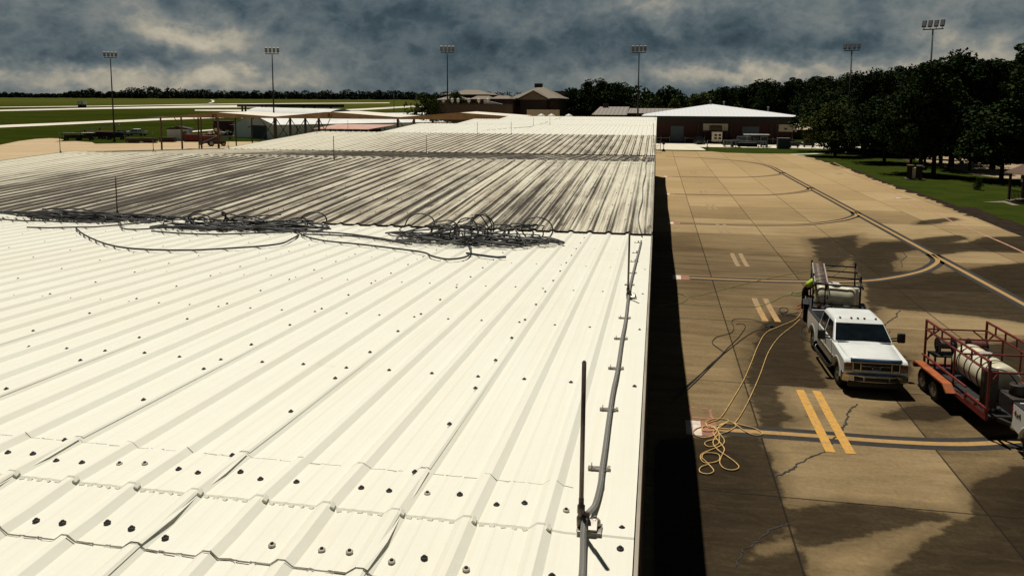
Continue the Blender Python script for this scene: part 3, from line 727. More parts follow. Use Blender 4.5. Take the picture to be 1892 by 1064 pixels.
hose(hp([(548, 427), (565, 437), (600, 445), (660, 451), (720, 458), (780, 466), (800, 474), (830, 479), (862, 474), (870, 460), (855, 448), (830, 446)]), .0125, 'hose linking the middle tangle to the front of the right tangle')
hose(hp([(530, 426), (580, 428), (640, 432), (700, 440), (740, 446), (800, 449)]), .0125, 'upper hose stretched between the middle and right tangles')
hose(hp([(560, 433), (600, 434), (660, 437), (705, 443), (760, 452)]), .0125, 'lower straight hose stretched between the middle and right tangles')
hose(hp([(-60, 400), (0, 405), (40, 408), (90, 409), (150, 411), (220, 410)]), .0125, 'straight hose entering from the left roof edge to the left heap')
hose(hp([(50, 420), (90, 421), (130, 420), (180, 419), (250, 413), (300, 408)]), .0125, 'straight hose under the front of the left heap')
hose(hp([(222, 420), (240, 424), (300, 421), (360, 413), (420, 409), (470, 406), (520, 403)]), .0125, 'hose between the left heap and the middle tangle at the stained edge')
hose(hp([(280, 427), (330, 431), (400, 433), (470, 431), (540, 428)]), .0125, 'hose in front of the middle tangle on the clean roof')
hose(hp([(925, 447), (960, 444), (985, 441), (1005, 438)]), .0125, 'loose hose end pointing right from the big tangle, upper one')
hose(hp([(900, 455), (940, 452), (975, 449), (1000, 448)]), .0125, 'loose hose end pointing right from the big tangle, lower one')
hose(hp([(862, 468), (890, 472), (915, 475), (935, 475)]), .015, 'bluish hose end in front of the big tangle', m=mat('bluish_hose', (.030, .040, .055), .4, var=.3, scale=6))
# ------------------------------------------------------------------ vehicles (front towards -Y in their own frame)
m_paint = mat('white_car_paint', (.72, .74, .70), .28, var=.03, scale=1.5, spec=.5)
m_gold = mat('tan_lower_paint', (.30, .25, .18), .4, var=.08, scale=2)
m_glass = mat('dark_glass', (.006, .009, .011), .08, var=.3, scale=3, spec=.55)
m_chrome = mat('chrome', (.40, .40, .40), .12, 1.0, var=.1, scale=6)
m_black = mat('black_plastic', (.012, .012, .013), .5, var=.3, scale=6)
m_tyre = mat('tyre_rubber', (.014, .013, .012), .85, var=.35, scale=9)
m_alloy = mat('wheel_alloy', (.26, .25, .23), .35, .7, var=.2, scale=9)
m_lens = mat('lamp_lens', (.16, .155, .14), .12, var=.25, scale=12, spec=.6)
m_amber = mat('amber_lens', (.16, .05, .012), .2, var=.2, scale=9)
m_defl = mat('smoked_hood_guard', (.09, .16, .30), .08, .6, var=.15, scale=2)
m_bed = mat('bed_liner', (.020, .019, .018), .9, var=.3, scale=12)
def arc(cx, cz, r, a0, a1, n=10): return [(cx + r * math.cos(R(a0 + (a1 - a0) * i / n)), cz + r * math.sin(R(a0 + (a1 - a0) * i / n))) for i in range(n + 1)]
def wheel(parent, x, y, r=.40, w=.27, side=1):
    mb = MB(); h = w / 2
    mb.lathe([(r * .62, -h * .9), (r * .90, -h), (r * .985, -h * .8), (r, -h * .45), (r, h * .45), (r * .985, h * .8), (r * .90, h), (r * .62, h * .9)], (x, y, r), (side, 0, 0), 28)
    ty = mb.build('wheel', m_tyre, parent)
    mb = MB(); mb.lathe([(r * .63, h * .93), (r * .60, h * .98), (r * .56, h * .70), (r * .25, h * .74), (r * .22, h * 1.0), (.01, h * 1.02)], (x, y, r), (side, 0, 0), 24)
    for q in range(8):
        a = 2 * math.pi * q / 8; c = Vector((x + side * h * .80, y + r * .42 * math.cos(a), r + r * .42 * math.sin(a)))
        mb.box(c, (.03, .055, r * .36), Matrix.Rotation(math.pi / 2 - a, 3, 'X'))
    mb.build('rim', m_alloy, ty)
    return ty
def pickup(name, label, loc, rz, group=None):
    o = thing(name, label, 'pickup truck', loc, rz, group)
    RA = .52; fa, ra = -1.98, 1.98                      # axle positions
    # front clip and cab lower body
    prof = [(-2.84, .62), (-2.88, .80), (-2.86, 1.12), (-2.76, 1.21), (-1.35, 1.335), (1.02, 1.36), (1.06, 1.30), (1.06, .52), (-1.40, .50)]
    prof += [(y, z) for y, z in arc(fa, .43, RA, 10, 172, 12)] + [(-2.55, .55)]
    b = MB().prism(prof, -1.0, 1.0).build('body', m_paint, o, bevel=.055, seg=3)
    # hood skin with raised centre
    mb = MB(); rings = []
    for y, z, w in ((-2.83, 1.175, .80), (-2.70, 1.235, .84), (-2.2, 1.30, .86), (-1.7, 1.345, .88), (-1.30, 1.372, .90)):
        rings.append([(-w, y, z - .045), (-w * .97, y, z), (-w * .62, y, z + .018), (-w * .52, y, z + .040), (0, y, z + .052), (w * .52, y, z + .040), (w * .62, y, z + .018), (w * .97, y, z), (w, y, z - .045)])
    mb.loft(rings, True); mb.build('hood', m_paint, o)
    MB().box((0, -1.33, 1.375), (1.74, .15, .03), Euler((-.15, 0, 0)).to_matrix()).build('cowl', m_black, o)
    # greenhouse
    zb, zt_ = 1.345, 2.04
    def gr(z, yf, yr, w): return [(-w, yf, z), (w, yf, z), (w, yr, z), (-w, yr, z)]
    mb = MB(); mb.loft([gr(zb, -1.30, 1.05, .985), gr(1.91, -.62, .98, .83), gr(zt_ - .03, -.46, .94, .785), gr(zt_ + .01, -.32, .84, .66)])
    mb.build('cab', m_paint, o, bevel=.05, seg=3)
    for x in (-.45, -.15, .15, .45): MB().box((x * 1.25, .28, zt_ + .012), (.02, 1.0, .012)).build('roof_rib', m_paint, o)
    for x in (-.60, -.22, 0, .22, .60):
        mb = MB(); mb.lathe([(.045, 0), (.04, .025), (.02, .045)], (x, -.42, zt_ - .02), (0, -.35, 1), 8); mb.build('roof_lamp', m_amber, o)
    def onface(a, b_, c, d, off):
        a, b_, c, d = map(Vector, (a, b_, c, d)); n = (b_ - a).cross(d - a).normalized()
        return [p + n * off for p in (a, b_, c, d)]
    def pane(nm, q, off=.012):
        P = onface(*q, off); mb = MB(); cen = sum(P, Vector()) / 4; mb.poly(P); g = mb.build(nm, m_glass, o, fix=False); return g
    pane('windshield', ((-.92, -1.235, 1.40), (.92, -1.235, 1.40), (.79, -.645, 1.89), (-.79, -.645, 1.89)))
    for s in (-1, 1):
        def sd(y, z): 
            u = (z - zb) / (1.91 - zb); return Vector((s * (.985 + (.83 - .985) * u), y, z))
        for nm, ya, yb, yc, yd in (('front_window', -1.06, .02, .02, -.56), ('rear_window', .12, .92, .88, .12)):
            q = [sd(ya, 1.41), sd(yb, 1.41), sd(yc, 1.89), sd(yd, 1.89)]
            if s > 0: pane(nm, q)
            else: pane(nm, (q[1], q[0], q[3], q[2]))
    pane('rear_glass', ((.80, 1.04, 1.42), (-.80, 1.04, 1.42), (-.74, .985, 1.87), (.74, .985, 1.87)), .02)
    # interior hint: dash papers, seats seen through the screen are left to reflections
    # bed
    bp = [(1.10, 1.37), (3.02, 1.39), (3.05, .62), (2.55, .58)] + [(y, z) for y, z in arc(ra, .43, RA, 12, 168, 12)] + [(1.40, .55), (1.10, .55)]
    for s in (-1, 1): MB().prism(bp, s * .88, s * 1.0).build('bed_side', m_paint, o, bevel=.03); MB().bx(s * .86, s * 1.0, 1.12, 3.0, 1.372, 1.40).build('bed_rail', m_bed, o)
    MB().bx(-.87, .87, 1.10, 1.16, .62, 1.36).build('bed_front', m_bed, o); MB().bx(-.87, .87, 1.17, 2.97, .60, .86).build('bed_floor', m_bed, o)
    MB().bx(-.87, .87, 2.98, 3.05, .66, 1.38).build('tailgate', m_paint, o, bevel=.02)
    MB().bx(-.95, .95, 3.06, 3.24, .50, .66).build('rear_bumper', m_chrome, o, bevel=.03)
    for s in (-1, 1): MB().bx(s * .90, s * 1.004, 3.0, 3.062, .85, 1.25).build('tail_lamp', mat('red_lens', (.22, .012, .010), .2), o)
    # lower two-tone band and trim
    for s in (-1, 1):
        MB().bx(s * 1.001, s * 1.012, -1.38, 1.05, .53, .82).build('lower_band', m_gold, o); MB().bx(s * 1.001, s * 1.022, -1.38, 1.05, .82, .86).build('side_moulding', m_gold, o)
        MB().bx(s * 1.001, s * 1.008, -.012 + .05, .05, .56, 1.34).build('door_seam', m_black, o)
        for y in (-.15, .83): MB().box((s * 1.02, y, 1.16), (.03, .16, .035)).build('door_handle', m_chrome, o)
        mb = MB(); mb.tube(crom([(s * 1.0, -1.25, .46), (s * 1.10, -1.10, .40), (s * 1.11, 0, .40), (s * 1.10, .95, .40), (s * 1.0, 1.08, .46)], 5), .05, 8); mb.build('side_step', m_chrome, o)
        for c_, nm in ((fa, 'front'), (ra, 'rear')):
            pts = arc(c_, .43, RA + .015, 8, 172, 14); mb = MB(); k = mb.pts([(s * xx, y, z) for y, z in pts for xx in (.985, 1.055)] )
            for i in range(len(pts) - 1): mb.face((k + 2 * i, k + 2 * i + 1, k + 2 * i + 3, k + 2 * i + 2), True)
            pts2 = arc(c_, .43, RA + .10, 8, 172, 14); k2 = mb.pts([(s * 1.008, y, z) for y, z in pts2])
            for i in range(len(pts) - 1): mb.face((k + 2 * i + 1, k2 + i, k2 + i + 1, k + 2 * i + 3), True)
            mb.build('wheel_flare', m_paint, o)
        # tow mirror
        mb = MB(); mb.bar((s * .94, -.98, 1.46), (s * 1.22, -.96, 1.50), .04); mb.bar((s * .96, -.98, 1.38), (s * 1.22, -.96, 1.40), .04); mb.build('mirror_arm', m_black, o)
        mb = MB(); mb.box((s * 1.32, -.95, 1.50), (.26, .14, .36)); mb.build('mirror', m_black, o, bevel=.05, seg=3)
    # face
    y = -2.87
    MB().bx(-.70, .70, y - .005, y + .05, .77, 1.17).build('grille_back', m_black, o)
    mb = MB(); mb.bx(-.74, .74, y - .045, y - .0, 1.13, 1.175); mb.bx(-.74, .74, y - .045, y, .755, .785)
    for s in (-1, 1): mb.bx(s * .74, s * .70, y - .043, y, .785, 1.13); mb.bx(s * .50, s * .46, y - .05, y, .785, 1.13)
    mb.bx(-.46, .46, y - .048, y, 1.02, 1.048); mb.bx(-.46, .46, y - .048, y, .875, .90)
    mb.build('grille', m_chrome, o, bevel=.012)
    mb = MB(); mb.lathe([(.155, 0), (.15, .012), (.13, .018)], (0, 0, 0), (0, -1, 0), 24); bd = mb.build('badge', m_chrome, o); bd.scale = (1, 1, .45); bd.location = (0, y - .05, .965)
    mb = MB(); mb.lathe([(.125, 0), (.12, .006)], (0, 0, 0), (0, -1, 0), 24); bb = mb.build('badge_centre', mat('badge_blue', (.02, .03, .07), .3), bd); bb.location = (0, -.016, 0)
    mb = MB(); k = mb.pts([(x, yy + .06 * (x / .8) ** 2, z) for yy, z in ((y - .06, 1.165), (y - .075, 1.235), (y - .0, 1.275)) for x in [i * .1 - .8 for i in range(17)]])
    for j in range(2):
        for i in range(16): mb.face((k + j * 17 + i, k + j * 17 + i + 1, k + (j + 1) * 17 + i + 1, k + (j + 1) * 17 + i), True)
    hg = mb.build('hood_guard', m_defl, o); sd_ = hg.modifiers.new('thick', 'SOLIDIFY'); sd_.thickness = .008
    for s in (-1, 1):
        MB().bx(s * .735, s * .985, y - .02, y + .20, .83, 1.13).build('headlight', m_lens, o, bevel=.03)
        MB().bx(s * .745, s * .965, y - .028, y - .022, .99, 1.10).build('turn_signal', m_amber, o)
    mb = MB(); rings = []
    for x in [-1.03, -.99, -.85, -.4, 0, .4, .85, .99, 1.03]:
        k_ = (abs(x) / 1.03) ** 4 * .22; yy = y - .14 + k_
        rings.append([(x, yy + .03, .44), (x, yy - .02, .50), (x, yy - .02, .72), (x, yy + .04, .76), (x, yy + .20, .76), (x, yy + .20, .44)])
    mb.loft(rings); mb.build('front_bumper', m_chrome, o, bevel=.015)
    for xa, xb in ((-.70, -.42), (-.36, .36), (.42, .70)): MB().bx(xa, xb, y - .185, y - .14, .53, .65).build('bumper_slot', m_black, o, bevel=.01)
    MB().bx(-.85, .85, y - .05, y + .1, .28, .45).build('air_dam', m_black, o)
    MB().bx(-.9, .9, -2.6, 2.7, .36, .56).build('chassis', m_black, o)
    for s in (-1, 1):
        for c_ in (fa, ra): wheel(o, s * .86, c_, .41, .27, s)
    for s, x in ((1, -.45), (1, .25)): MB().bar((x, -1.20, 1.405), (x + .42, -1.12, 1.44), .015).build('wiper', m_black, o)
    return o
TH = R(1.0)
truck = pickup('pickup_truck', 'white crew cab pickup with chrome grille facing the camera on the apron', (6.84, 28.20, 0), TH)
truck.scale = (.95, .95, .90)
truck2 = dup(truck, None, (10.40, 19.25, 0), R(1.0), 'white pickup cut by the right frame edge in front of the red trailer')
def text_mesh(s, size, m, parent, loc, rot, name='lettering', ext=.004):
    cu = bpy.data.curves.new(name, 'FONT'); cu.body = s; cu.size = size; cu.extrude = ext; cu.align_x = 'CENTER'; cu.align_y = 'CENTER'
    tmp = bpy.data.objects.new(name, cu); col.objects.link(tmp); dg = bpy.context.evaluated_depsgraph_get(); dg.update()
    me = bpy.data.meshes.new_from_object(tmp.evaluated_get(dg)); bpy.data.objects.remove(tmp)
    o = bpy.data.objects.new(name, me); col.objects.link(o); me.materials.clear(); me.materials.append(m); o.parent = parent; o.location = loc; o.rotation_euler = rot; return o
text_mesh('4x4', .26, m_black, truck2, (-1.006, 2.72, 1.12), (R(90), 0, R(-90)), ext=.003)

# ------------------------------------------------------------------ black tank trailer behind the pickup
m_frame = mat('black_steel', (.018, .016, .015), .55, var=.3, scale=8); m_tank, t, b, pos = new_mat('cream_poly_tank')
tz = t.xyz(t.new('ShaderNodeTexCoord').outputs['Object'])[2]; nn = t.noise(pos, 3, 5, .6)
t.l.new(t.mix(t.rng(nn, .3, .75), (.66, .62, .45), (.50, .45, .29)), b.inputs['Base Color']); b.inputs['Roughness'].default_value = .45
m_wood = mat('weathered_board', (.30, .25, .19), .8, var=.3, scale=5); m_ladder = mat('ladder_metal', (.42, .34, .31), .45, .3, var=.15, scale=10)
def tank(parent, c, axis, L, r, m=None):
    a = Vector(axis).normalized(); mb = MB(); pr = []
    h = L / 2
    for i in range(7): th = math.pi / 2 * i / 6; pr.append((max(.01, r * math.sin(th) ** .55), -h + r * .42 * (1 - math.cos(th)) - 0))
    for f in (-.30, -.27, -.02, .02, .27, .30): pr.append((r * (1.0 if abs(f) in (.30, .02) else .985) if abs(f) != .02 else r, f * L))
    pr += [(q, -z) for q, z in pr[:7][::-1]]
    mb.lathe(pr, c, a, 36); return mb.build('tank', m or m_tank, parent)
BT = thing('tank_trailer', 'black framed trailer with cream water tank and ladder behind the white pickup', 'trailer', (7.40, 33.9, 0), R(-9))
mb = MB(); mb.bx(-1.0, 1.0, -1.75, 1.9, .55, .66); mb.bar((-.5, -1.7, .58), (0, -2.6, .52), .09); mb.bar((.5, -1.7, .58), (0, -2.6, .52), .09); mb.build('deck', m_frame, BT)
for s in (-1, 1):
    wheel(BT, s * 1.08, .15, .36, .22, s); MB().bx(s * .98, s * 1.22, -.32, .62, .74, .79).build('fender', m_frame, BT, bevel=.02)
tk = tank(BT, (.0, -.35, 1.15), (1, 0, 0), 1.58, .54)
for x in (-.55, -.15, .28): 
    mb = MB(); mb.lathe([(.525, -.022), (.533, -.018), (.533, .018), (.525, .022)], (x, -.35, 1.15), (1, 0, 0), 36); mb.build('strap', m_frame, tk)
mb = MB(); mb.lathe([(.24, 0), (.24, .05), (.20, .07), (.05, .085)], (.0, -.35, 1.645), (0, 0, 1), 20); mb.build('lid', mat('grey_lid', (.40, .38, .32), .5), tk)
mb = MB(); mb.bx(.93, 1.0, .2, 1.85, .66, 1.35); mb.build('side_board', m_wood, BT); MB().bx(.62, .90, -.1, .25, .66, 1.55).build('white_drum', mat('white_plastic', (.62, .58, .52), .5), BT, bevel=.06)
mb = MB()
for x in (-.88, .88):
    for y in (-1.05, 1.85): mb.bx(x - .03, x + .03, y - .03, y + .03, .66, 2.0)
    mb.bx(x - .03, x + .03, -2.1, 2.1, 1.94, 2.0)
    for y in (-1.05, 1.85): mb.bx(x - .035, x + .035, y - .035, y + .035, 2.0, 2.24)
for y in (-2.05, -.55, .75, 1.95): mb.bx(-.88, .88, y - .03, y + .03, 2.005, 2.06)
mb.bx(-.88, .88, -1.07, -1.02, 1.02, 1.08); mb.bar((-.42, -1.05, .66), (-.42, -1.05, 1.98), .05)
mb.build('rack', m_frame, BT)
mb = MB()                                               # pump engine on the front deck
mb.bx(-.55, -.05, -1.65, -1.2, .66, .98); mb.cyl((-.3, -1.66, .9), (-.3, -1.2, .9), .17, seg=14); mb.bx(.15, .6, -1.6, -1.15, .66, .9); mb.cyl((.38, -1.4, .9), (.38, -1.4, 1.1), .15, seg=14); mb.cyl((-.75, -1.45, .66), (-.75, -1.45, 1.0), .14, seg=12)
mb.build('pump_engine', m_frame, BT, bevel=.02); MB().bx(-.62, -.2, -1.2, -.95, .68, .86).build('red_engine_cover', mat('red_engine', (.25, .02, .015), .5, var=.3), BT, bevel=.03); MB().bx(.02, .34, -1.72, -1.62, .68, .80).build('battery_box', mat('white_plastic', (.62, .58, .52), .5), BT)
mb = MB(); 
for x in (-.14, .14): mb.lathe([(.28, -.02), (.28, .02)], (-.58 + x, .95, 1.05), (1, 0, 0), 22)
mb.cyl((-.80, .95, 1.05), (-.36, .95, 1.05), .12, seg=16); mb.build('hose_reel', m_frame, BT)
wb = MB().bx(-.25, .25, 1.05, 1.45, .68, 1.42).build('white_box', mat('white_plastic', (.62, .58, .52), .5), BT, bevel=.03)
mb = MB()
for x in (-.14, .02, .12): mb.cyl((x, 1.045, 1.25), (x, 1.02, 1.25), .055, seg=12)
mb.build('gauge', m_black, wb); MB().tube(crom([(-.3, -.9, 1.2), (-.36, -.6, 1.72), (-.28, -.3, 1.78), (-.1, -.2, 1.72)], 6), .025, 6).build('tank_hose', m_frame, BT)
# ladder lying over the rack
LD = thing('ladder', 'aluminium extension ladder lying on the rack of the black tank trailer', 'ladder', (6.74, 33.75, 2.075), R(-9))
for x in (-.23, .23): MB().bx(x - .025, x + .025, -2.0, 1.95, 0, .085).build('rail', m_ladder, LD)
for i in range(15): MB().cyl((-.2, -1.86 + i * .262, .043), (.2, -1.86 + i * .262, .043), .021, seg=8).build('rung', m_ladder, LD)

# ------------------------------------------------------------------ red rack trailer with the second tank
m_red = mat('red_steel', (.17, .022, .015), .5, var=.3, scale=6); m_org = mat('orange_fender', (.33, .085, .022), .5, var=.2, scale=3)
RT = thing('rack_trailer', 'red and orange trailer with tall open rack, cream tank and hose reels', 'trailer', (9.77, 24.9, 0), R(4.2))
MB().bx(-.89, .89, -2.12, 2.05, .53, .595).build('deck_plate', m_frame, RT); mb = MB()
for s in (-1, 1): mb.bx(s * .98, s * .90, -2.2, 2.1, .50, .62); mb.bx(s * .98, s * .93, -2.2, -.95, .78, .84); mb.bx(s * .98, s * .93, -2.2, -.95, .64, .68); mb.bx(s * .98, s * .93, -.95, 2.1, .96, 1.01)
for s in (-1, 1):
    for y in (-2.15, -1.55, -.95): mb.bx(s * .98, s * .92, y - .03, y + .03, .6, .84)
mb.bx(-1.2, .95, 2.08, 2.20, .55, .66); mb.build('deck', m_red, RT)
mb = MB(); mb.bar((-.6, -2.1, .52), (.0, -3.1, .46), .10); mb.bar((.6, -2.1, .52), (.0, -3.1, .46), .10); mb.bar((0, -2.2, .5), (0, -3.3, .46), .09); mb.build('tongue', m_frame, RT)
for s in (-1, 1):
    for y in (.55, 1.40): wheel(RT, s * 1.10, y, .36, .22, s)
    mb = MB(); pr = [(-.45, .60), (-.15, .80), (1.95, .80), (2.08, .70), (2.08, .66), (1.9, .75), (-.12, .75), (-.40, .57)]
    mb.prism(pr, s * .99, s * 1.26); mb.build('fender', m_org, RT)
mb = MB(); zt2, zr = 2.15, 1.86
for s in (-1, 1):
    x = s * .92
    for y in (2.02, -2.15): mb.bx(x - .03, x + .03, y - .03, y + .03, .6, zt2)
    mb.bx(x - .024, x + .024, -.10, -.05, .6, zr); mb.bx(x - .024, x + .024, .95, 1.0, .95, zr) if s > 0 else None
    mb.bx(x - .031, x + .031, -2.18, 2.05, zt2 - .055, zt2 + .002); mb.bx(x - .028, x + .028, -2.15, 2.02, zr - .05, zr)
    for y in (1.45, .85, .2, -.45, -1.1, -1.65): mb.bx(x - .022, x + .022, y - .022, y + .022, zr - .02, zt2 - .03)
    mb.bar((x, 2.0, 1.45), (x, 1.55, zr - .03), .04); mb.bar((x * .99, 2.02, 1.5), (x * .55, 2.02, zr - .04), .04); mb.bar((x, -2.13, 1.45), (x * .72, -2.13, zr - .03), .04)
for y in (2.02, .95, -.55, -2.15): mb.bx(-.90, .90, y - .024, y + .024, zr - .052, zr - .004)
mb.build('rack', m_red, RT, bevel=.006)
tk2 = tank(RT, (.05, .10, 1.14), (0, 1, 0), 2.45, .50)
for y in (-.45, .02, .35, .85):
    mb = MB(); mb.lathe([(.505, -.02), (.513, -.015), (.513, .015), (.505, .02)], (.05, .10 + y - .1, 1.14), (0, 1, 0), 36); mb.build('strap', m_frame, tk2)
mb = MB(); mb.lathe([(.22, 0), (.22, .05), (.17, .07), (.04, .08)], (.05, .1, 1.62), (0, 0, 1), 20); mb.build('lid', mat('grey_lid', (.40, .38, .32), .5), tk2)
mb = MB(); mb.bx(-.85, .85, 1.45, 2.0, 1.08, 1.13)
for x in (-.82, -.3, .3, .82):
    for y in (1.47, 1.97): mb.bx(x - .025, x + .025, y - .025, y + .025, .6, 1.08)
mb.build('reel_table', m_frame, RT)
m_cord = mat('coiled_red_hose', (.12, .030, .022), .6, var=.5, scale=22)
for x, m_ in ((-.42, m_frame), (.52, m_cord)):
    mb = MB()
    for q in (-.24, .24): mb.lathe([(.25, -.012), (.25, .012)], (x + q, 1.72, 1.40), (1, 0, 0), 24)
    mb.bx(x - .27, x + .27, 1.62, 1.82, 1.13, 1.17); mb.bar((x - .26, 1.72, 1.15), (x - .26, 1.72, 1.4), .04); mb.bar((x + .26, 1.72, 1.15), (x + .26, 1.72, 1.4), .04); rl = mb.build('hose_reel', m_frame, RT)
    mb = MB(); mb.lathe([(.10 if x < 0 else .20, -.225)] + [((.10 if x < 0 else .20) + .012 * (i % 2), -.22 + i * .022) for i in range(21)] + [(.10 if x < 0 else .20, .225)], (x, 1.72, 1.40), (1, 0, 0), 20); mb.build('wound_hose', m_, rl)
mb = MB(); mb.bx(-.78, -.40, -1.62, -1.38, .6, 1.72); mb.bx(-.2, .75, -2.0, -1.2, .6, 1.05); mb.cyl((.1, -1.6, 1.05), (.1, -1.6, 1.35), .2, seg=16); mb.cyl((.5, -1.55, 1.05), (.5, -1.55, 1.25), .15, seg=14); mb.bx(.62, .86, -2.0, -1.5, 1.05, 1.42); mb.build('pump_engine', mat('dark_engine', (.03, .022, .018), .6, var=.5, scale=12), RT, bevel=.025)
random.seed(31); mb = MB()
for _ in range(16):
    x, y = random.uniform(-.8, -.1), random.uniform(-1.9, -.9); mb.box((x, y, .64), (random.uniform(.03, .1), random.uniform(.03, .12), random.uniform(.02, .08)), Euler((0, 0, random.random() * 3)).to_matrix())
mb.build('deck_clutter', mat('clutter', (.24, .19, .13), .6, var=.6, scale=9), RT)
mb = MB(); mb.tube(crom([(.1, -1.6, 1.35), (-.1, -1.4, 1.62), (-.3, -.9, 1.58), (-.1, -.3, 1.66), (.3, .2, 1.68), (.52, 1.2, 1.5)], 6), .022, 6); mb.build('tank_hose', m_frame, RT)

# ------------------------------------------------------------------ hoses on the apron
m_yhose = mat('yellow_hose', (.56, .36, .13), .55, var=.25, scale=4); m_ghose = mat('green_hose', (.22, .27, .075), .55, var=.3, scale=4); m_bhose = mat('dark_hose', (.022, .019, .017), .6, var=.4, scale=4)
def gh(label, lst, m, r=.0155, n=7): return hose([gp(x, y, r + .012) for x, y in lst], r, label, 'hose', 'hoses lying on the apron', m, n, 6)
gh('yellow hose coming down from the trailer into the coil at the shadow edge, left run', [(1482, 575), (1470, 590), (1440, 603), (1415, 615), (1400, 640), (1390, 665), (1375, 700), (1355, 735), (1332, 770), (1316, 778), (1305, 783), (1312, 790), (1325, 786), (1345, 778), (1340, 774), (1320, 773), (1306, 778), (1304, 783), (1309, 785), (1318, 788), (1327, 797), (1329, 815), (1323, 822), (1310, 825), (1302, 820), (1306, 815), (1318, 812), (1328, 812)], m_yhose)
gh('yellow hose with the long runs and wide loops of the coil, right run', [(1478, 590), (1465, 602), (1440, 622), (1420, 650), (1405, 690), (1390, 725), (1375, 755), (1357, 781), (1340, 782), (1330, 786), (1326, 793), (1329, 800), (1338, 812), (1336, 820), (1325, 826), (1310, 832), (1297, 838), (1294, 844), (1297, 851), (1304, 855), (1318, 854), (1328, 850), (1330, 843), (1325, 838), (1310, 836), (1300, 838), (1297, 845), (1302, 850), (1310, 858), (1318, 867), (1317, 872), (1308, 875), (1296, 873), (1292, 868), (1296, 862), (1310, 857)], m_yhose)
gh('yellow hose looping out to the right over the black and yellow line', [(1310, 785), (1330, 791), (1350, 792), (1360, 787), (1357, 781), (1375, 786), (1395, 791), (1408, 799), (1406, 803), (1392, 803), (1378, 797), (1365, 788), (1355, 780), (1343, 780), (1330, 789), (1318, 797), (1321, 806), (1330, 817), (1337, 826), (1338, 832), (1332, 845), (1330, 855), (1337, 864), (1350, 868), (1362, 866), (1365, 861), (1358, 853), (1343, 842), (1328, 832), (1318, 820), (1320, 810), (1330, 802), (1345, 797), (1356, 790)], m_yhose)
gh('yellow hose in the oval loop lying across the white and red marker', [(1328, 789), (1322, 794), (1312, 796), (1300, 795), (1297, 790), (1302, 787), (1312, 787), (1322, 792), (1324, 798), (1316, 805), (1300, 808), (1286, 804), (1281, 798), (1285, 792), (1296, 788), (1306, 786)], m_yhose)
gh('green hose crossing the apron high up from the trailer to the building', [(1500, 500), (1470, 505), (1430, 512), (1390, 521), (1350, 531), (1310, 541), (1285, 547), (1266, 546), (1250, 540), (1262, 543), (1271, 550), (1262, 558), (1245, 561), (1230, 558), (1215, 557), (1195, 553)], m_ghose, .0125)
gh('green hose crossing lower from the trailer wheel to the building', [(1490, 540), (1470, 543), (1445, 548), (1425, 558), (1400, 566), (1360, 567), (1300, 564), (1250, 561), (1215, 566), (1195, 560)], m_ghose, .0125)
gh('green hose arching away behind the tank trailer', [(1515, 498), (1540, 492), (1558, 490), (1564, 493), (1555, 500), (1535, 512)], m_ghose, .0125)
gh('short bright green hose by the trailer wheel', [(1487, 538), (1475, 541), (1465, 540), (1462, 544), (1474, 546), (1487, 543)], mat('bright_green_hose', (.10, .22, .03), .5), .018)
gh('dark hose bundle running into the building shadow, upper strand', [(1424, 608), (1420, 601), (1390, 590), (1360, 589), (1352, 594), (1356, 605), (1350, 615), (1325, 622), (1316, 633), (1330, 645), (1335, 652), (1310, 675), (1290, 695), (1262, 722), (1240, 745)], m_bhose, .013)
gh('dark hose bundle running into the building shadow, middle strand', [(1424, 608), (1400, 610), (1380, 620), (1360, 635), (1335, 655), (1310, 680), (1285, 705), (1258, 730)], m_bhose, .013)
gh('dark hose bundle running into the building shadow, looped strand', [(1360, 599), (1372, 598), (1377, 604), (1365, 622), (1345, 642), (1325, 663), (1295, 690), (1262, 718), (1245, 736)], m_bhose, .013)
gh('small dark hose coil beside the lane dashes', [(1470, 582), (1460, 584), (1445, 578), (1440, 571), (1448, 568), (1456, 571), (1452, 577), (1442, 577), (1450, 582), (1463, 580), (1475, 577)], m_bhose, .014)
gh('dark hose curling beside the rear wheel of the pickup', [(1500, 598), (1484, 604), (1479, 615), (1482, 624), (1494, 630), (1503, 632)], m_bhose, .013)
gh('orange hose knot at the front corner of the tank trailer', [(1483, 566), (1474, 570), (1472, 566), (1480, 562), (1486, 558), (1484, 570), (1479, 580)], mat('orange_hose', (.42, .13, .03), .5), .016)
gn = MB(); q = gp(1421, 606); gn.cyl(q + Vector((-.15, 0, .04)), q + Vector((.25, .06, .04)), .025, seg=8); gn.box(q + Vector((.1, .02, .06)), (.12, .06, .08)); tag(gn.build('spray_gun', m_black), 'black spray gun lying at the end of the dark hoses', 'spray gun')

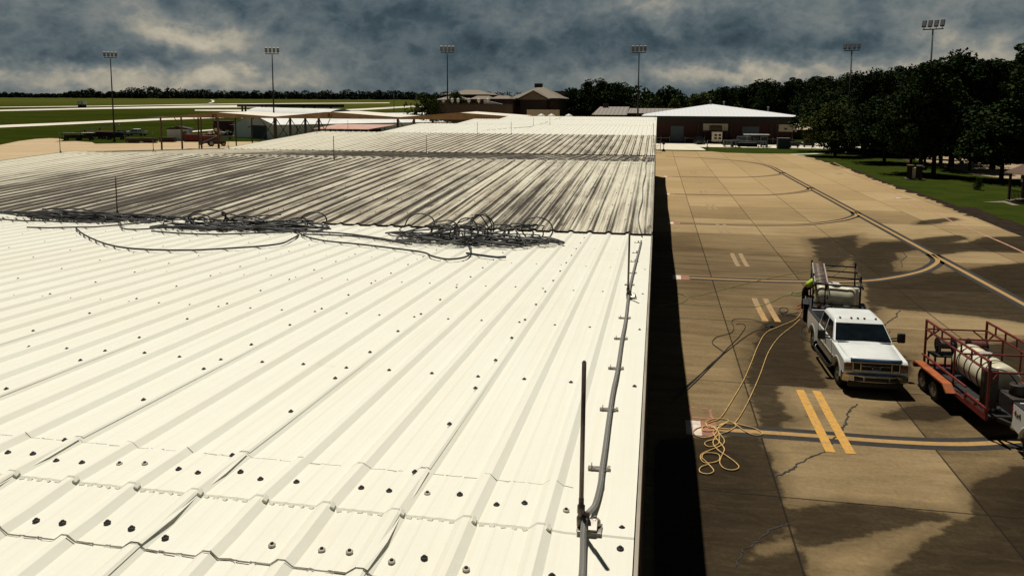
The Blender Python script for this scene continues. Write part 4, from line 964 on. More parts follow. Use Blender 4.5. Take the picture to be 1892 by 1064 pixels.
# ------------------------------------------------------------------ the worker bending at the black trailer
m_skin = mat('skin', (.20, .11, .07), .6); m_vest = mat('hi_vis_fabric', (.42, .60, .05), .7, var=.15, scale=8); m_cloth = mat('dark_workwear', (.020, .019, .022), .9, var=.3, scale=9); m_hair = mat('dark_hair', (.010, .008, .007), .8)
PN = thing('person', 'worker in lime high visibility vest bending over the left side of the black trailer', 'person', (6.60, 35.9, 0), R(62))
J = {'pel': (0, 0, .95, .15), 'sp': (0, -.20, 1.14, .15), 'ch': (0, -.42, 1.32, .17), 'nk': (0, -.58, 1.38, .065), 'hd': (0, -.70, 1.42, .095), 'hd2': (0, -.78, 1.44, .07)}
E_ = [('pel', 'sp'), ('sp', 'ch'), ('ch', 'nk'), ('nk', 'hd'), ('hd', 'hd2')]
for s, n in ((-1, 'l'), (1, 'r')):
    J.update({n + 'hip': (s * .11, .02, .88, .105), n + 'kn': (s * .15, -.10 if s > 0 else .02, .49, .07), n + 'an': (s * .15, .06, .09, .045), n + 'to': (s * .16, -.14, .05, .04),
              n + 'sh': (s * .20, -.47, 1.34, .068), n + 'el': (s * .29, -.62, 1.10, .048), n + 'wr': (s * .20, -.82, .98, .034), n + 'pa': (s * .18, -.90, .955, .036)})
    E_ += [('pel', n + 'hip'), (n + 'hip', n + 'kn'), (n + 'kn', n + 'an'), (n + 'an', n + 'to'), ('ch', n + 'sh'), (n + 'sh', n + 'el'), (n + 'el', n + 'wr'), (n + 'wr', n + 'pa')]
    for i, (fx, L) in enumerate(((-.028, .068), (-.009, .08), (.010, .075), (.028, .058))):
        J[n + 'f%d' % i] = (s * .18 + fx, -.955, .935, .0105); J[n + 'g%d' % i] = (s * .18 + fx * 1.1, -.955 - L * .5, .90, .009); E_ += [(n + 'pa', n + 'f%d' % i), (n + 'f%d' % i, n + 'g%d' % i)]
    J[n + 't1'] = (s * .18 - s * .045, -.90, .93, .012); J[n + 't2'] = (s * .18 - s * .05, -.945, .905, .010); E_ += [(n + 'pa', n + 't1'), (n + 't1', n + 't2')]
ks = list(J); me = bpy.data.meshes.new('body'); me.from_pydata([J[k][:3] for k in ks], [(ks.index(a), ks.index(c)) for a, c in E_], []); me.update()
bo = bpy.data.objects.new('body', me); col.objects.link(bo); bo.parent = PN
sk = bo.modifiers.new('skin', 'SKIN'); sub = bo.modifiers.new('sub', 'SUBSURF'); sub.levels = 1; sub.render_levels = 1
for i, k in enumerate(ks):
    sv = me.skin_vertices[0].data[i]; sv.radius = (J[k][3],) * 2; sv.use_root = (k == 'pel')
me.materials.append(m_cloth)
mb = MB(); rg = []
for c, r1, r2, d in (((0, -.10, 1.10), .205, .15, 0), ((0, -.22, 1.19), .21, .165, 0), ((0, -.36, 1.31), .225, .175, 0), ((0, -.47, 1.385), .235, .13, 0), ((0, -.55, 1.40), .13, .09, 0)):
    ax = Vector((0, -.74, .55)).normalized(); sx = Vector((1, 0, 0)); sy = ax.cross(sx)
    rg.append([Vector(c) + sx * (r1 * math.cos(2 * math.pi * i / 16)) + sy * (r2 * math.sin(2 * math.pi * i / 16)) for i in range(16)])
mb.loft(rg, True); mb.build('vest', m_vest, PN)
mb = MB(); mb.lathe([(.02, -.10), (.07, -.085), (.10, -.03), (.105, .02), (.08, .07), (.03, .095)], (0, -.735, 1.455), (0, -.2, 1), 16); mb.build('hair', m_hair, PN)
mb = MB(); mb.lathe([(.03, -.12), (.06, -.10), (.078, -.03), (.08, .03), (.05, .08)], (0, -.765, 1.43), (0, -.25, 1), 14); mb.box((0, -.852, 1.40), (.022, .035, .03)); fc = mb.build('face', m_skin, PN)
mb = MB()
for s in (-1, 1): mb.lathe([(.012, 0), (.006, .008)], (s * .030, -.838, 1.428), (0, -1, -.25), 8)
mb.build('eyes', m_hair, fc)
# ------------------------------------------------------------------ far hangar with the white hip roof
m_brick, t, b, pos = new_mat('dark_red_brick')
bk = t.new('ShaderNodeTexBrick'); X, Y, Z = t.xyz(pos); t.l.new(t.comb(t.add(X, Y), Z, 0), bk.inputs[0]); bk.inputs['Scale'].default_value = 3.0
bk.inputs['Color1'].default_value = (.050, .011, .008, 1); bk.inputs['Color2'].default_value = (.034, .008, .007, 1); bk.inputs['Mortar'].default_value = (.030, .018, .014, 1)
t.l.new(bk.outputs[0], b.inputs['Base Color']); b.inputs['Roughness'].default_value = .9
m_hroof, t, b, pos = new_mat('standing_seam_roof')
X, Y, Z = t.xyz(pos); sm = t.rng(t.m('PINGPONG', t.add(X, 500), .45), .0, .07, 1, 0)
t.l.new(t.mix(t.mul(sm, .35), t.mix(t.noise(pos, .4, 4, .6), (.66, .68, .68), (.72, .73, .72)), (.30, .31, .32)), b.inputs['Base Color']); b.inputs['Roughness'].default_value = .55; b.inputs['Specular IOR Level'].default_value = .2
m_brown_shade = mat('dark_brown_and_shade', (.022, .016, .014), .8); m_door = mat('blue_grey_door', (.055, .075, .095), .6, var=.1); m_panel = mat('cream_panel', (.42, .36, .27), .7, var=.1)
m_dkmetal = mat('dark_metal', (.020, .022, .025), .6, var=.3); m_grey = mat('grey_metal', (.16, .16, .155), .6, var=.2); m_white = mat('white_enamel', (.62, .60, .55), .5, var=.1)
HG = thing('hangar', 'dark red brick hangar with broad white hip roof at the end of the apron', 'hangar', (0, 0, 0))
HX0, HX1, HY0, HY1, HE = -3.6, 33.2, 187.5, 222.0, 6.25
ap_ = Vector((13.3, 205, 9.05))
mb = MB(); c = [Vector((HX0, HY0, HE)), Vector((HX1, HY0, HE)), Vector((HX1, HY1, HE)), Vector((HX0, HY1, HE))]
for i in range(4): mb.poly((c[i], c[(i + 1) % 4], ap_))
mb.build('roof', m_hroof, HG)
mb = MB(); mb.bx(HX0, HX1, HY0, HY0 + .25, HE - .35, HE - .01); mb.bx(HX0, HX0 + .2, HY0 + .26, HY1, HE - .35, HE - .01); mb.bx(HX1 - .2, HX1, HY0 + .26, HY1, HE - .35, HE - .01); mb.bx(HX0 + .3, HX1 - .3, HY0 + .3, HY1, HE - .3, HE - .1); mb.build('eave', m_brown_shade, HG)
MB().bx(-1.2, 30.8, 190, 221, 0, 4.6).build('wall', m_brick, HG); MB().bx(-1.3, 30.9, 189.9, 221.1, 4.6, HE - .31).build('soffit_shade', m_brown_shade, HG)  # dark band paints the soffit's shade onto the upper wall
for x in (-1.1, 9.6, 11.2, 15.9, 17.0, 25.9, 27.2, 30.4): MB().bx(x - .25, x + .25, 189.75, 189.98, 0, 4.59).build('pilaster', mat('brown_pilaster', (.032, .023, .018), .8), HG)
for x0, x1, z1 in ((3.2, 6.2, 3.9), (19.4, 23.2, 3.9)): MB().bx(x0, x1, 189.8, 189.99, .2, z1).build('door', m_door, HG)
for x0, x1 in ((10.6, 12.0), (14.9, 16.2)): MB().bx(x0, x1, 189.72, 189.9, 2.9, 4.5).build('window_panel', m_panel, HG)
MB().bx(12.0, 14.9, 189.7, 189.9, 4.15, 4.5).build('window_panel', m_panel, HG); MB().bx(12.05, 14.85, 189.8, 189.95, 2.9, 4.14).build('window', m_glass, HG)
MB().bx(27.5, 30.6, 189.72, 189.9, 2.8, 4.45).build('window_panel', m_panel, HG); MB().box((29, 189.6, 3.45), (.5, .2, .4)).build('wall_lamp', m_dkmetal, HG); MB().bx(31.0, 31.5, 189.9, 190.2, 2.8, 4.5).build('side_panel', m_panel, HG)
for x, y, z in ((13.0, 204.6, 8.95), (26.2, 199, 7.5), (16.4, 206, 8.75)): MB().cyl((x, y, z), (x, y, z + .75), .16, seg=8).lathe([(.3, .7), (.3, .85), (.1, 1.0)], (x, y, z), (0, 0, 1), 8).build('roof_vent', m_grey, HG)
mb = MB()
for x0, x1 in ((-1, 3.0), (6.5, 11), (22, 30.5)):
    mb = MB(); mb.bx(x0, x1, 189.2, 189.28, 1.05, 1.15)
    for x in (x0, (x0 + x1) / 2, x1): mb.bx(x - .05, x + .05, 189.2, 189.3, 0, 1.5)
    mb.build('guard_rail', m_panel, HG)
# equipment in front of the hangar
def g0(px, py): return gp(px, py)
q = g0(1324, 266); CB = thing('service_cabinet', 'cream cabinet on wheels with four dark square vents in front of the hangar', 'cabinet', q)
MB().bx(-1.15, 1.15, -.5, .5, .55, 2.55).build('case', mat('cream_enamel', (.60, .52, .40), .6, var=.1), CB, bevel=.05); MB().bx(-1.2, 1.2, -.55, .55, 2.56, 2.66).build('top', m_white, CB)
for x in (-.55, .35):
    for z in (1.05, 1.75): MB().bx(x - .02, x + .55, -.53, -.49, z, z + .48).build('vent', m_dkmetal, CB)
for x in (-.8, .8): MB().lathe([(.27, -.1), (.27, .1)], (x, 0, .27), (1, 0, 0), 14).build('wheel', m_tyre, CB)
q = g0(1397, 271); SC = thing('shade_canopy', 'flat white shade canopy on thin posts over dark ground equipment', 'canopy', q)
MB().box((0, 0, 2.55), (5.2, 2.6, .14)).build('top', m_white, SC)
for x in (-1.9, 2.2): 
    for y in (-1, 1): MB().bx(x - .05, x + .05, y - .05, y + .05, 0, 2.48).build('post', m_grey, SC)
q = g0(1386, 273.5); PT = thing('pipe_rack', 'white pipe frame standing over dark equipment behind the far lawn', 'frame', q)
mb = MB()
for x in (-3.9, -2.9, 1.7, 2.6, 3.2): mb.bx(x - .07, x + .07, -.07, .07, 0, 1.3)
mb.bx(-3.9, 3.2, -.08, .08, 1.3, 1.42); mb.build('frame', m_white, PT); MB().bx(-2.6, 1.4, -.6, .6, .25, 1.1).build('load', m_dkmetal, PT, bevel=.1)
q = g0(1447, 275); CT = thing('container', 'blue grey metal container with pale top edge beside the lawn', 'container', q)
MB().bx(-1.2, 1.2, -1, 1, .1, 2.1).build('case', mat('blue_grey_paint', (.06, .075, .09), .6, var=.25), CT, bevel=.04); MB().bx(-1.22, 1.22, -1.02, 1.02, 2.11, 2.2).build('top', m_grey, CT)
for x in (-.9, .9): MB().bx(x - .1, x + .1, -1.0, 1.0, 0, .1).build('skid', m_dkmetal, CT)
def cart(px, py, w, d, h, label, m, rz=0):
    o = thing('equipment_cart', label, 'cart', g0(px, py), rz, None)
    MB().bx(-w / 2, w / 2, -d / 2, d / 2, .45, h).build('case', m, o, bevel=.08); MB().bx(-w / 2 - .1, w / 2 + .1, -d / 2 - .1, d / 2 + .1, .32, .44).build('frame', m_dkmetal, o)
    for sx in (-1, 1): 
        for sy in (-1, 1): MB().lathe([(.22, -.07), (.22, .07)], (sx * w * .4, sy * d * .42, .22), (1, 0, 0), 12).build('wheel', m_tyre, o)
    MB().bar((-w / 2, 0, .4), (-w / 2 - .9, -.3, .6), .06).build('tow_bar', m_grey, o)
    return o
cart(1345, 271, 2.0, 1.2, 1.35, 'green grey ground cart right of the cream cabinet', mat('green_grey_paint', (.07, .085, .075), .6))
cart(1360, 272, 1.6, 1.2, 1.6, 'dark ground cart left of the white pipe frame', m_dkmetal); cart(1411, 272, 1.3, 1.2, 2.3, 'tall dark ground cart right of the white pipe frame', m_dkmetal)
cart(1374, 268, 3.0, 1.5, 1.9, 'wide dark ground cart behind the pipe frame', mat('navy_paint', (.02, .028, .045), .6)); cart(1467, 273, 1.8, 1.0, 1.2, 'low dark cart right of the blue grey container', m_dkmetal); cart(1494, 272, 2.2, 1.2, 2.0, 'dark cart under the tree edge right of the fence', m_dkmetal)
# fence beside the drive
def fence(P, h, label, step=2.4, m=m_grey, rails=2):
    o = thing('fence', label, 'fence', P[0]); base = P[0]; mb = MB(); mr = MB()
    for a, c in zip(P[:-1], P[1:]):
        n = max(1, int((c - a).length / step))
        for i in range(n + 1): q = a.lerp(c, i / n) - base; mb.bx(q.x - .05, q.x + .05, q.y - .05, q.y + .05, q.z, q.z + h)
        for k in range(rails): z = h * (k + 1) / rails - .03; mr.bar(a - base + Vector((0, 0, z)), c - base + Vector((0, 0, z)), .05)
        for i in range(n): mr.bar(a.lerp(c, i / n) - base + Vector((0, 0, .1)), a.lerp(c, (i + 1) / n) - base + Vector((0, 0, h - .1)), .02)
    mb.build('posts', m, o); mr.build('rails', m, o); return o
fence([gp(1306, 277), gp(1307, 271), gp(1340, 272.6), gp(1352, 272.8)], 1.35, 'low dark pipe fence at the corner of the far drive')
fence([gp(1418, 274), gp(1437, 274.6)], 1.3, 'short pipe fence between the pipe frame and the container'); fence([gp(1458, 275.5), gp(1500, 276), gp(1565, 276.5)], 1.3, 'pipe fence in front of the dark carts under the trees')
fence([gp(1211, 278), gp(1220, 279)], 1.9, 'short mesh gate at the corner of the terminal', 1.0, m_grey, 4)
q = gp(1226, 280); SG = thing('sign_stand', 'small dark sign on a pole with triangular base beside the terminal corner', 'sign', q)
MB().cyl((0, 0, 0), (0, 0, 1.7), .05, seg=8).build('pole', m_dkmetal, SG); MB().prism([(-.38, 0), (.38, 0), (.12, .5), (-.12, .5)], -.3, .3, 'y').build('base', mat('brown_base', (.05, .025, .018), .8), SG); MB().cyl((0, -.06, 1.55), (0, .02, 1.55), .28, seg=14).build('sign_face', m_dkmetal, SG)
# cars
def car(name, label, loc, rz, m, h=1.5, L=4.6, van=False, group=None):
    o = thing(name, label, 'car', loc, rz, group); w = .9; zb = .85
    prof = [(-L / 2, .35), (-L / 2 - .02, .62), (-L / 2 + .15, .80), (-L * .22, .95), (L * .36 if not van else L * .46, .98), (L / 2 - .02, .88), (L / 2, .40)]
    mb = MB(); mb.prism(prof, -w, w); mb.build('body', m, o, bevel=.07)
    y0, y1 = -L * .24, (L * .36 if not van else L * .47)
    mb = MB(); mb.loft([[(-.84, y0, .93), (.84, y0, .93), (.84, y1, .93), (-.84, y1, .93)], [(-.66, y0 + .75, h), (.66, y0 + .75, h), (.66, y1 - (.2 if van else .7), h), (-.66, y1 - (.2 if van else .7), h)]]); mb.build('window_band', m_glass, o, bevel=.05)
    MB().box((0, (y0 + .75 + y1 - .5) / 2, h + .012), (1.26, (y1 - y0) - 1.35, .05)).build('roof', m, o, bevel=.02)
    for s in (-1, 1):
        for c_ in (-L * .3, L * .3): wheel(o, s * .82, c_, .33, .22, s)
        MB().bx(s * .5, s * .85, -L / 2 - .035, -L / 2 + .1, .58, .74).build('headlight', m_lens, o)
    return o
m_cblk = mat('black_car_paint', (.010, .011, .013), .2); m_csil = mat('silver_car_paint', (.36, .37, .37), .3, .3); m_cred = mat('red_car_paint', (.16, .015, .012), .3)
car('parked_car', 'dark car near the end of the drive in front of the hangar wall', g0(1292, 266.5), R(10), m_cblk, 1.6, 4.4, True)
PKC = car('parked_suv', 'black suv in the sunny car park under the trees', gp(1790, 297), R(80), m_cblk, 1.75, 4.9, True)
car('parked_car', 'white van partly hidden by trunks at the right of the car park', gp(1824, 303), R(60), m_white, 2.0, 5.0, True)
dup(PKC, None, gp(1758, 286), R(82), 'dark suv farther back in the car park between the trunks'); car('parked_car', 'silver car deep in the shade left of the big trunk', gp(1655, 283), R(85), m_csil); car('parked_car', 'pale car in the shade under the leftmost car park tree', gp(1622, 280), R(95), m_white)
# stone marker and gazebo
q = gp(1689, 332); ST = thing('stone_marker', 'stone slab between two dark brick pillars on the lawn', 'monument', q, R(-38))
for x in (-.52, .52): MB().bx(x - .28, x + .28, -.28, .28, 0, 1.65).build('pillar', m_brick, ST); MB().bx(x - .34, x + .34, -.34, .34, 1.66, 1.76).build('pillar_cap', mat('cap_stone', (.20, .16, .11), .8), ST)
MB().bx(-.24, .24, -.14, .14, .12, 1.45).build('slab', mat('pale_stone', (.74, .62, .45), .85, var=.15, scale=5), ST, bevel=.02); MB().bx(-1.1, 1.1, -.55, .45, 0, .10).build('plinth', mat('cap_stone', (.20, .16, .11), .8), ST)
GZ = thing('gazebo', 'wooden gazebo with brown hipped roof and railing at the right edge of the lawn', 'gazebo', (35.2, 80.6, 0), R(12))
def hexr(r, z): return [(r * math.cos(R(60 * i + 30)), r * math.sin(R(60 * i + 30)), z) for i in range(6)]
m_shg = mat('brown_shingle', (.11, .065, .042), .9, var=.25, scale=5); m_gw = mat('dark_timber', (.035, .022, .016), .8, var=.3)
mb = MB(); mb.loft([hexr(3.0, 2.7), hexr(2.95, 2.78), hexr(.5, 4.1), hexr(.05, 4.4)]); mb.build('roof', m_shg, GZ); MB().loft([hexr(2.7, 0), hexr(2.7, .16)]).build('floor', mat('cap_stone', (.20, .16, .11), .8), GZ)
for p in hexr(2.45, 0): MB().bx(p[0] - .09, p[0] + .09, p[1] - .09, p[1] + .09, .16, 2.72).build('post', m_gw, GZ)
for i in range(6):
    if i == 1: continue
    a, c = Vector(hexr(2.45, .16)[i]), Vector(hexr(2.45, .16)[(i + 1) % 6]); mb = MB(); mb.bar(a + Vector((0, 0, .95)), c + Vector((0, 0, .95)), .07); mb.bar(a + Vector((0, 0, .12)), c + Vector((0, 0, .12)), .06)
    for k in range(1, 13): q = a.lerp(c, k / 13); mb.bx(q.x - .02, q.x + .02, q.y - .02, q.y + .02, .28, 1.12)
    mb.build('railing', m_gw, GZ)
MB().box((-2.46, -.9, 2.2), (.05, .22, .3)).build('notice', m_white, GZ)
sheet('gazebo_path', [gp(*p).xy for p in ((1815, 374), (1856, 371.5), (1884, 380), (1870, 379.5), (1855, 374.5))], .012, mat('cap_stone', (.20, .16, .11), .8))
# light masts
m_mast = mat('mast_steel', (.030, .028, .027), .6, .2, var=.2); m_head = mat('floodlight_case', (.040, .038, .036), .5, var=.2); m_hl = mat('floodlight_glass', (.10, .10, .095), .3, var=.2)
def mast(loc, h, rz, label, tilt=0.0):
    o = thing('light_mast', label, 'floodlight', loc, rz, 'tall floodlight masts around the apron')
    mb = MB(); mb.cyl((0, 0, 0), (0, 0, h - 1.2), .19, .095, 12); mb.cyl((0, 0, 0), (0, 0, .5), .32, .30, 12); mb.build('pole', m_mast, o)
    mb = MB(); mb.bar((-1.3, 0, h - 1.25), (1.3, 0, h - 1.25), .13); mb.build('crossarm', m_mast, o)
    for i in range(4):
        x = -1.14 + i * .76; rot = Euler((R(28), 0, 0)).to_matrix(); c = Vector((x, -.05, h - .45))
        mb = MB(); mb.box(c, (.52, .30, 1.0), rot); mb.bar((x, 0, h - 1.22), c - Vector((0, 0, .3)), .08); a = mb.build('lamp_head', m_head, o, bevel=.03)
        mb = MB(); mb.box(c + rot @ Vector((0, -.155, .02)), (.44, .02, .86), rot); mb.build('lamp_glass', m_hl, a)
    return o
mast((-120.8, 160, 0), 20.0, R(37), 'tall floodlight mast at the far left beside the junk line'); mast((-77.2, 151, 0), 20.0, R(26), 'tall floodlight mast rising behind the white gabled shed'); mast((-41.3, 154, 0), 20.2, R(15), 'tall floodlight mast in front of the hipped brick terminal buildings')
mast((-3.7, 155, 0), 20.0, R(0), 'tall floodlight mast above the grey roof left of the hangar'); mast((34.0, 152, 0), 19.9, R(160), 'tall floodlight mast on the lawn in front of the round tree'); mast((37.0, 119, 0), 20.6, R(150), 'nearest tall floodlight mast rising out of the pines at the right')
q = gp(1686, 318); q = Vector((33.5, 112, 0)); SL = thing('globe_lamp', 'small garden lamp with white globe under the trees', 'lamp', q); MB().cyl((0, 0, 0), (0, 0, 3.8), .06, seg=8).build('pole', m_mast, SL); MB().lathe([(.05, 0), (.17, .1), (.19, .2), (.12, .36), (.02, .4)], (0, 0, 3.8), (0, 0, 1), 12).build('globe', m_white, SL)

# ------------------------------------------------------------------ trees
def leaf_mat(name, a, c):
    m, t, b, pos = new_mat(name); n = t.noise(pos, .55, 4, .6); oi = t.new('ShaderNodeObjectInfo').outputs['Random']
    t.l.new(t.mix(t.rng(t.add(n, t.mul(oi, .25)), .35, .85), a, c), b.inputs['Base Color']); b.inputs['Roughness'].default_value = .8; b.inputs['Specular IOR Level'].default_value = .05
    return m
m_leaf = leaf_mat('dark_foliage', (.006, .015, .004), (.026, .046, .009)); m_leaf2 = leaf_mat('oak_foliage', (.020, .036, .008), (.050, .064, .012)); m_leaf3 = leaf_mat('distant_foliage', (.012, .020, .012), (.026, .038, .018)); m_leaf4 = leaf_mat('bright_foliage', (.05, .07, .014), (.11, .12, .025))
m_bark = mat('bark', (.030, .022, .017), .9, var=.4, scale=6)
def leaf_cloud(mb, cen, rad, n, size, rnd):
    for _ in range(n):
        while True:
            v = Vector((rnd.uniform(-1, 1), rnd.uniform(-1, 1), rnd.uniform(-1, 1)))
            if .25 < v.length < 1: break
        v = v * (v.length ** -.45)
        if v.length > 1.1: v *= 1.05 / v.length
        p = Vector(cen) + Vector((v.x * rad[0], v.y * rad[1], v.z * rad[2]))
        a = Vector((rnd.gauss(0, 1), rnd.gauss(0, 1), rnd.gauss(0, .8))).normalized(); c = a.cross(Vector((rnd.gauss(0, 1), rnd.gauss(0, 1), rnd.gauss(0, 1)))).normalized(); s = size * rnd.uniform(.55, 1.35)
        k = mb.pts((p - a * s, p + c * s * .55, p + a * s, p - c * s * .55)); mb.face((k, k + 1, k + 2, k + 3))
def tree_mesh(seed, h, cr, base, nblob, nleaf, size, shape):
    rnd = random.Random(seed); mb = MB(); tr = MB()
    tr.cyl((0, 0, -.3), (rnd.uniform(-.2, .2), rnd.uniform(-.2, .2), h * .86), h * .018 + .07, .04, 8)
    for i in range(nblob):
        u = (i + .5) / nblob; z = base + (h - base) * u; a = rnd.uniform(0, 6.28)
        if shape == 'pine': w = cr * (1.0 - .62 * u) * rnd.uniform(.35, 1.0)
        else: w = cr * math.sqrt(max(.05, 1 - (2 * u - .82) ** 2 * .9)) * rnd.uniform(.25, 1.0)
        c = (w * math.cos(a), w * math.sin(a), z + rnd.uniform(-.4, .4)); r = cr * rnd.uniform(.26, .46)
        leaf_cloud(mb, c, (r, r, r * rnd.uniform(.5, .8)), nleaf, size, rnd)
        tr.cyl((0, 0, z - h * .10), (c[0] * .9, c[1] * .9, c[2]), .05 + .05 * (1 - u), .02, 5, False)
    return mb, tr
protos = {}
for key, args, lm in (('pineA', (1, 17, 3.4, 5.0, 44, 150, .24, 'pine'), m_leaf), ('pineB', (2, 18, 3.0, 6.5, 40, 150, .24, 'pine'), m_leaf), ('pineC', (3, 15.5, 3.8, 3.8, 46, 150, .25, 'round'), m_leaf),
                      ('oakA', (4, 12, 5.6, 2.6, 70, 170, .25, 'round'), m_leaf2), ('oakB', (5, 11, 5.0, 3.0, 64, 170, .25, 'round'), m_leaf), ('bush', (6, 4.4, 2.6, .4, 26, 60, .24, 'round'), m_leaf2), ('palegreen', (7, 12, 3.4, 1.5, 40, 120, .26, 'round'), m_leaf4)):
    mb, tr = tree_mesh(*args); a = mb.build('crown', lm, fix=False); c = tr.build('trunk', m_bark); protos[key] = (a.data, c.data); bpy.data.objects.remove(a); bpy.data.objects.remove(c)
def tree(kind, x, y, s, label, group=None, name=None, z=0.0, rz=None, sz=None):
    o = thing(name or ('pine_tree' if 'pine' in kind else 'broadleaf_tree' if kind != 'bush' else 'shrub'), label, 'tree' if kind != 'bush' else 'shrub', (x, y, z), random.uniform(0, 6.28) if rz is None else rz, group)
    o.scale = (s, s, sz or s)
    for nm, me in zip(('crown', 'trunk'), protos[kind]):
        c = bpy.data.objects.new(nm, me); col.objects.link(c); c.parent = o
    return o
random.seed(77)
def tree_at(kind, px, top, Y, label, group=None, wid=1.0):
    p = at_y(px, 190, Y); zt3 = at_y(px, top, Y).z; H = {'pineA': 17, 'pineB': 18, 'pineC': 15.5, 'oakA': 12.3, 'oakB': 11.4, 'bush': 4.6, 'palegreen': 12.3}[kind]
    s = zt3 / H; o = tree(kind, p.x, Y, s * wid, label, group, sz=s); return o
tree_at('oakA', 1548, 196, 146, 'round spreading oak behind the lawn mast with lighter leaves', None, 1.3)
tree_at('oakB', 1640, 180, 132, 'dark broad tree over the car park entrance left of the stone marker', None, 1.25); tree_at('oakB', 1690, 172, 112, 'dark leaning tree directly behind the stone marker', None, .95); tree_at('oakB', 1745, 170, 132, 'dark tree with a bare trunk standing beside the sunny car park', None, 1.2)
tree_at('pineC', 1765, 104, 124, 'tallest pine crown against the sky right of the nearest mast', None, 1.2); tree_at('pineA', 1842, 115, 122, 'tall pine with pointed top near the right frame edge', None, 1.3); tree_at('pineB', 1905, 92, 100, 'tall pine cut by the right frame edge', None, 1.4); tree_at('oakB', 1860, 190, 104, 'low dark tree behind the gazebo', None, 1.3)
tree_at('bush', 1480, 268, 180, 'low shrub by the pipe fence under the oak', None, 1.0); tree_at('bush', 1818, 330, 92, 'reddish dark shrub left of the gazebo', None, .8); tree_at('oakB', 1800, 200, 118, 'dark tree filling the shade behind the sunny car park', None, 1.2)
for px, top, w in ((1708, 126, 1.0), (1733, 119, 1.0)): tree_at('pineC', px, top, 110, 'tall pine hiding the foot of the nearest mast, %s' % ('left one' if px < 1720 else 'right one'), None, w)
FG = 'dense dark trees at the edge of the wood'
tops = {1195: 161, 1230: 159, 1270: 161, 1300: 160, 1335: 160, 1365: 156, 1400: 152, 1430: 154, 1455: 147, 1480: 148, 1500: 143, 1530: 146, 1560: 140, 1590: 140, 1615: 134, 1645: 130, 1680: 124, 1715: 122, 1740: 112, 1800: 117, 1870: 118, 1920: 110}
def top_at(px):
    ks = sorted(tops)
    if px <= ks[0]: return tops[ks[0]]
    for a, c in zip(ks, ks[1:]):
        if a <= px <= c: return tops[a] + (tops[c] - tops[a]) * (px - a) / (c - a)
    return tops[ks[-1]]
for k in range(62):
    px = 1330 + k * 10.2 + random.uniform(-4, 4); Y = random.uniform(180, 265) if px > 1560 else random.uniform(236, 330)
    if px > 1600: Y = random.uniform(140, 215)
    tree_at(random.choice(('pineA', 'pineB', 'pineC')), px, top_at(px) + random.uniform(-1, 9), Y, 'dense dark tree in the wood behind the hangar and car park', FG, random.uniform(.95, 1.45))
for k in range(34):
    px = 1545 + k * 11.5 + random.uniform(-5, 5); Y = random.uniform(150, 190)
    tree_at(random.choice(('oakB', 'pineC')), px, 176 + random.uniform(-14, 20), Y, 'lower dark tree filling the edge of the wood', 'lower trees along the wood edge', random.uniform(1.1, 1.5))
for px, top, kind, w in ((1062, 166, 'oakB', 1.0), (1085, 152, 'pineC', 1.1), (1112, 150, 'pineC', 1.1), (1136, 156, 'oakB', 1.1), (1048, 176, 'oakB', .9), (1098, 164, 'oakB', 1.2), (1125, 168, 'oakB', 1.0)):
    tree_at(kind, px, top, 300, 'dark tall tree in the clump right of the hipped brick building', 'clump of tall trees beside the brick buildings', w)
for px, top in ((1285, 176), (1300, 174), (1246, 184)): tree_at('palegreen', px, top, 300, 'paler green young tree standing in front of the dark wood behind the hangar', 'pale young trees behind the hangar', 1.0)
# far woods that read as one mass
def woods(name, xs_, dist, htop, hbase, seed, per, size, m, zf, label):
    rnd = random.Random(seed); mb = MB(); px = xs_[0]
    while px < xs_[1]:
        d = ray(px, 190); h = math.hypot(d.x, d.y); r = dist * rnd.uniform(.97, 1.05); x, y = d.x / h * r, d.y / h * r
        tp = CH + (ray(px, htop(px)).z / h) * r * 1.0; z0 = zf(x, y); H = max(3.0, (tp - z0)) * (rnd.uniform(.42, 1.12) if dist > 1000 else rnd.uniform(.62, 1.06)); w = H * rnd.uniform(.30, .55)
        leaf_cloud(mb, (x, y, z0 + H * .58), (w, w, H * .44), per, size, rnd); leaf_cloud(mb, (x, y, z0 + H * .25), (w * 1.3, w, H * .26), per // 2, size * 1.2, rnd)
        px += w / dist * FPX * .55
    o = mb.build(name, m, fix=False); return tag(o, label, 'woods', None, 'stuff')
def ht_left(px):
    T = [(-200, 176), (0, 171), (30, 172), (60, 174), (110, 174), (150, 166), (165, 163), (190, 172), (225, 167), (250, 161), (300, 164), (350, 165), (400, 169), (500, 169), (600, 168), (640, 167), (700, 169), (800, 171), (900, 172), (1100, 172)]
    for a, c in zip(T, T[1:]):
        if a[0] <= px <= c[0]: return a[1] + (c[1] - a[1]) * (px - a[0]) / (c[0] - a[0])
    return 170
woods('distant_woods', (-200, 1060), 1340, ht_left, None, 3, 150, 1.5, m_leaf3, lambda x, y: terr(x, y) - 1, 'long dark line of distant woods along the horizon of the airfield')
woods('distant_woods', (1010, 1500), 420, lambda px: 163 if px > 1120 else 168, None, 8, 520, 1.0, m_leaf, lambda x, y: 0, 'dark wood closing the view behind the hangar roof')
woods('near_woods', (1480, 2100), 235, lambda px: top_at(px) + 6, None, 9, 520, .42, m_leaf, lambda x, y: 0, 'black mass of trees behind the car park at the right')
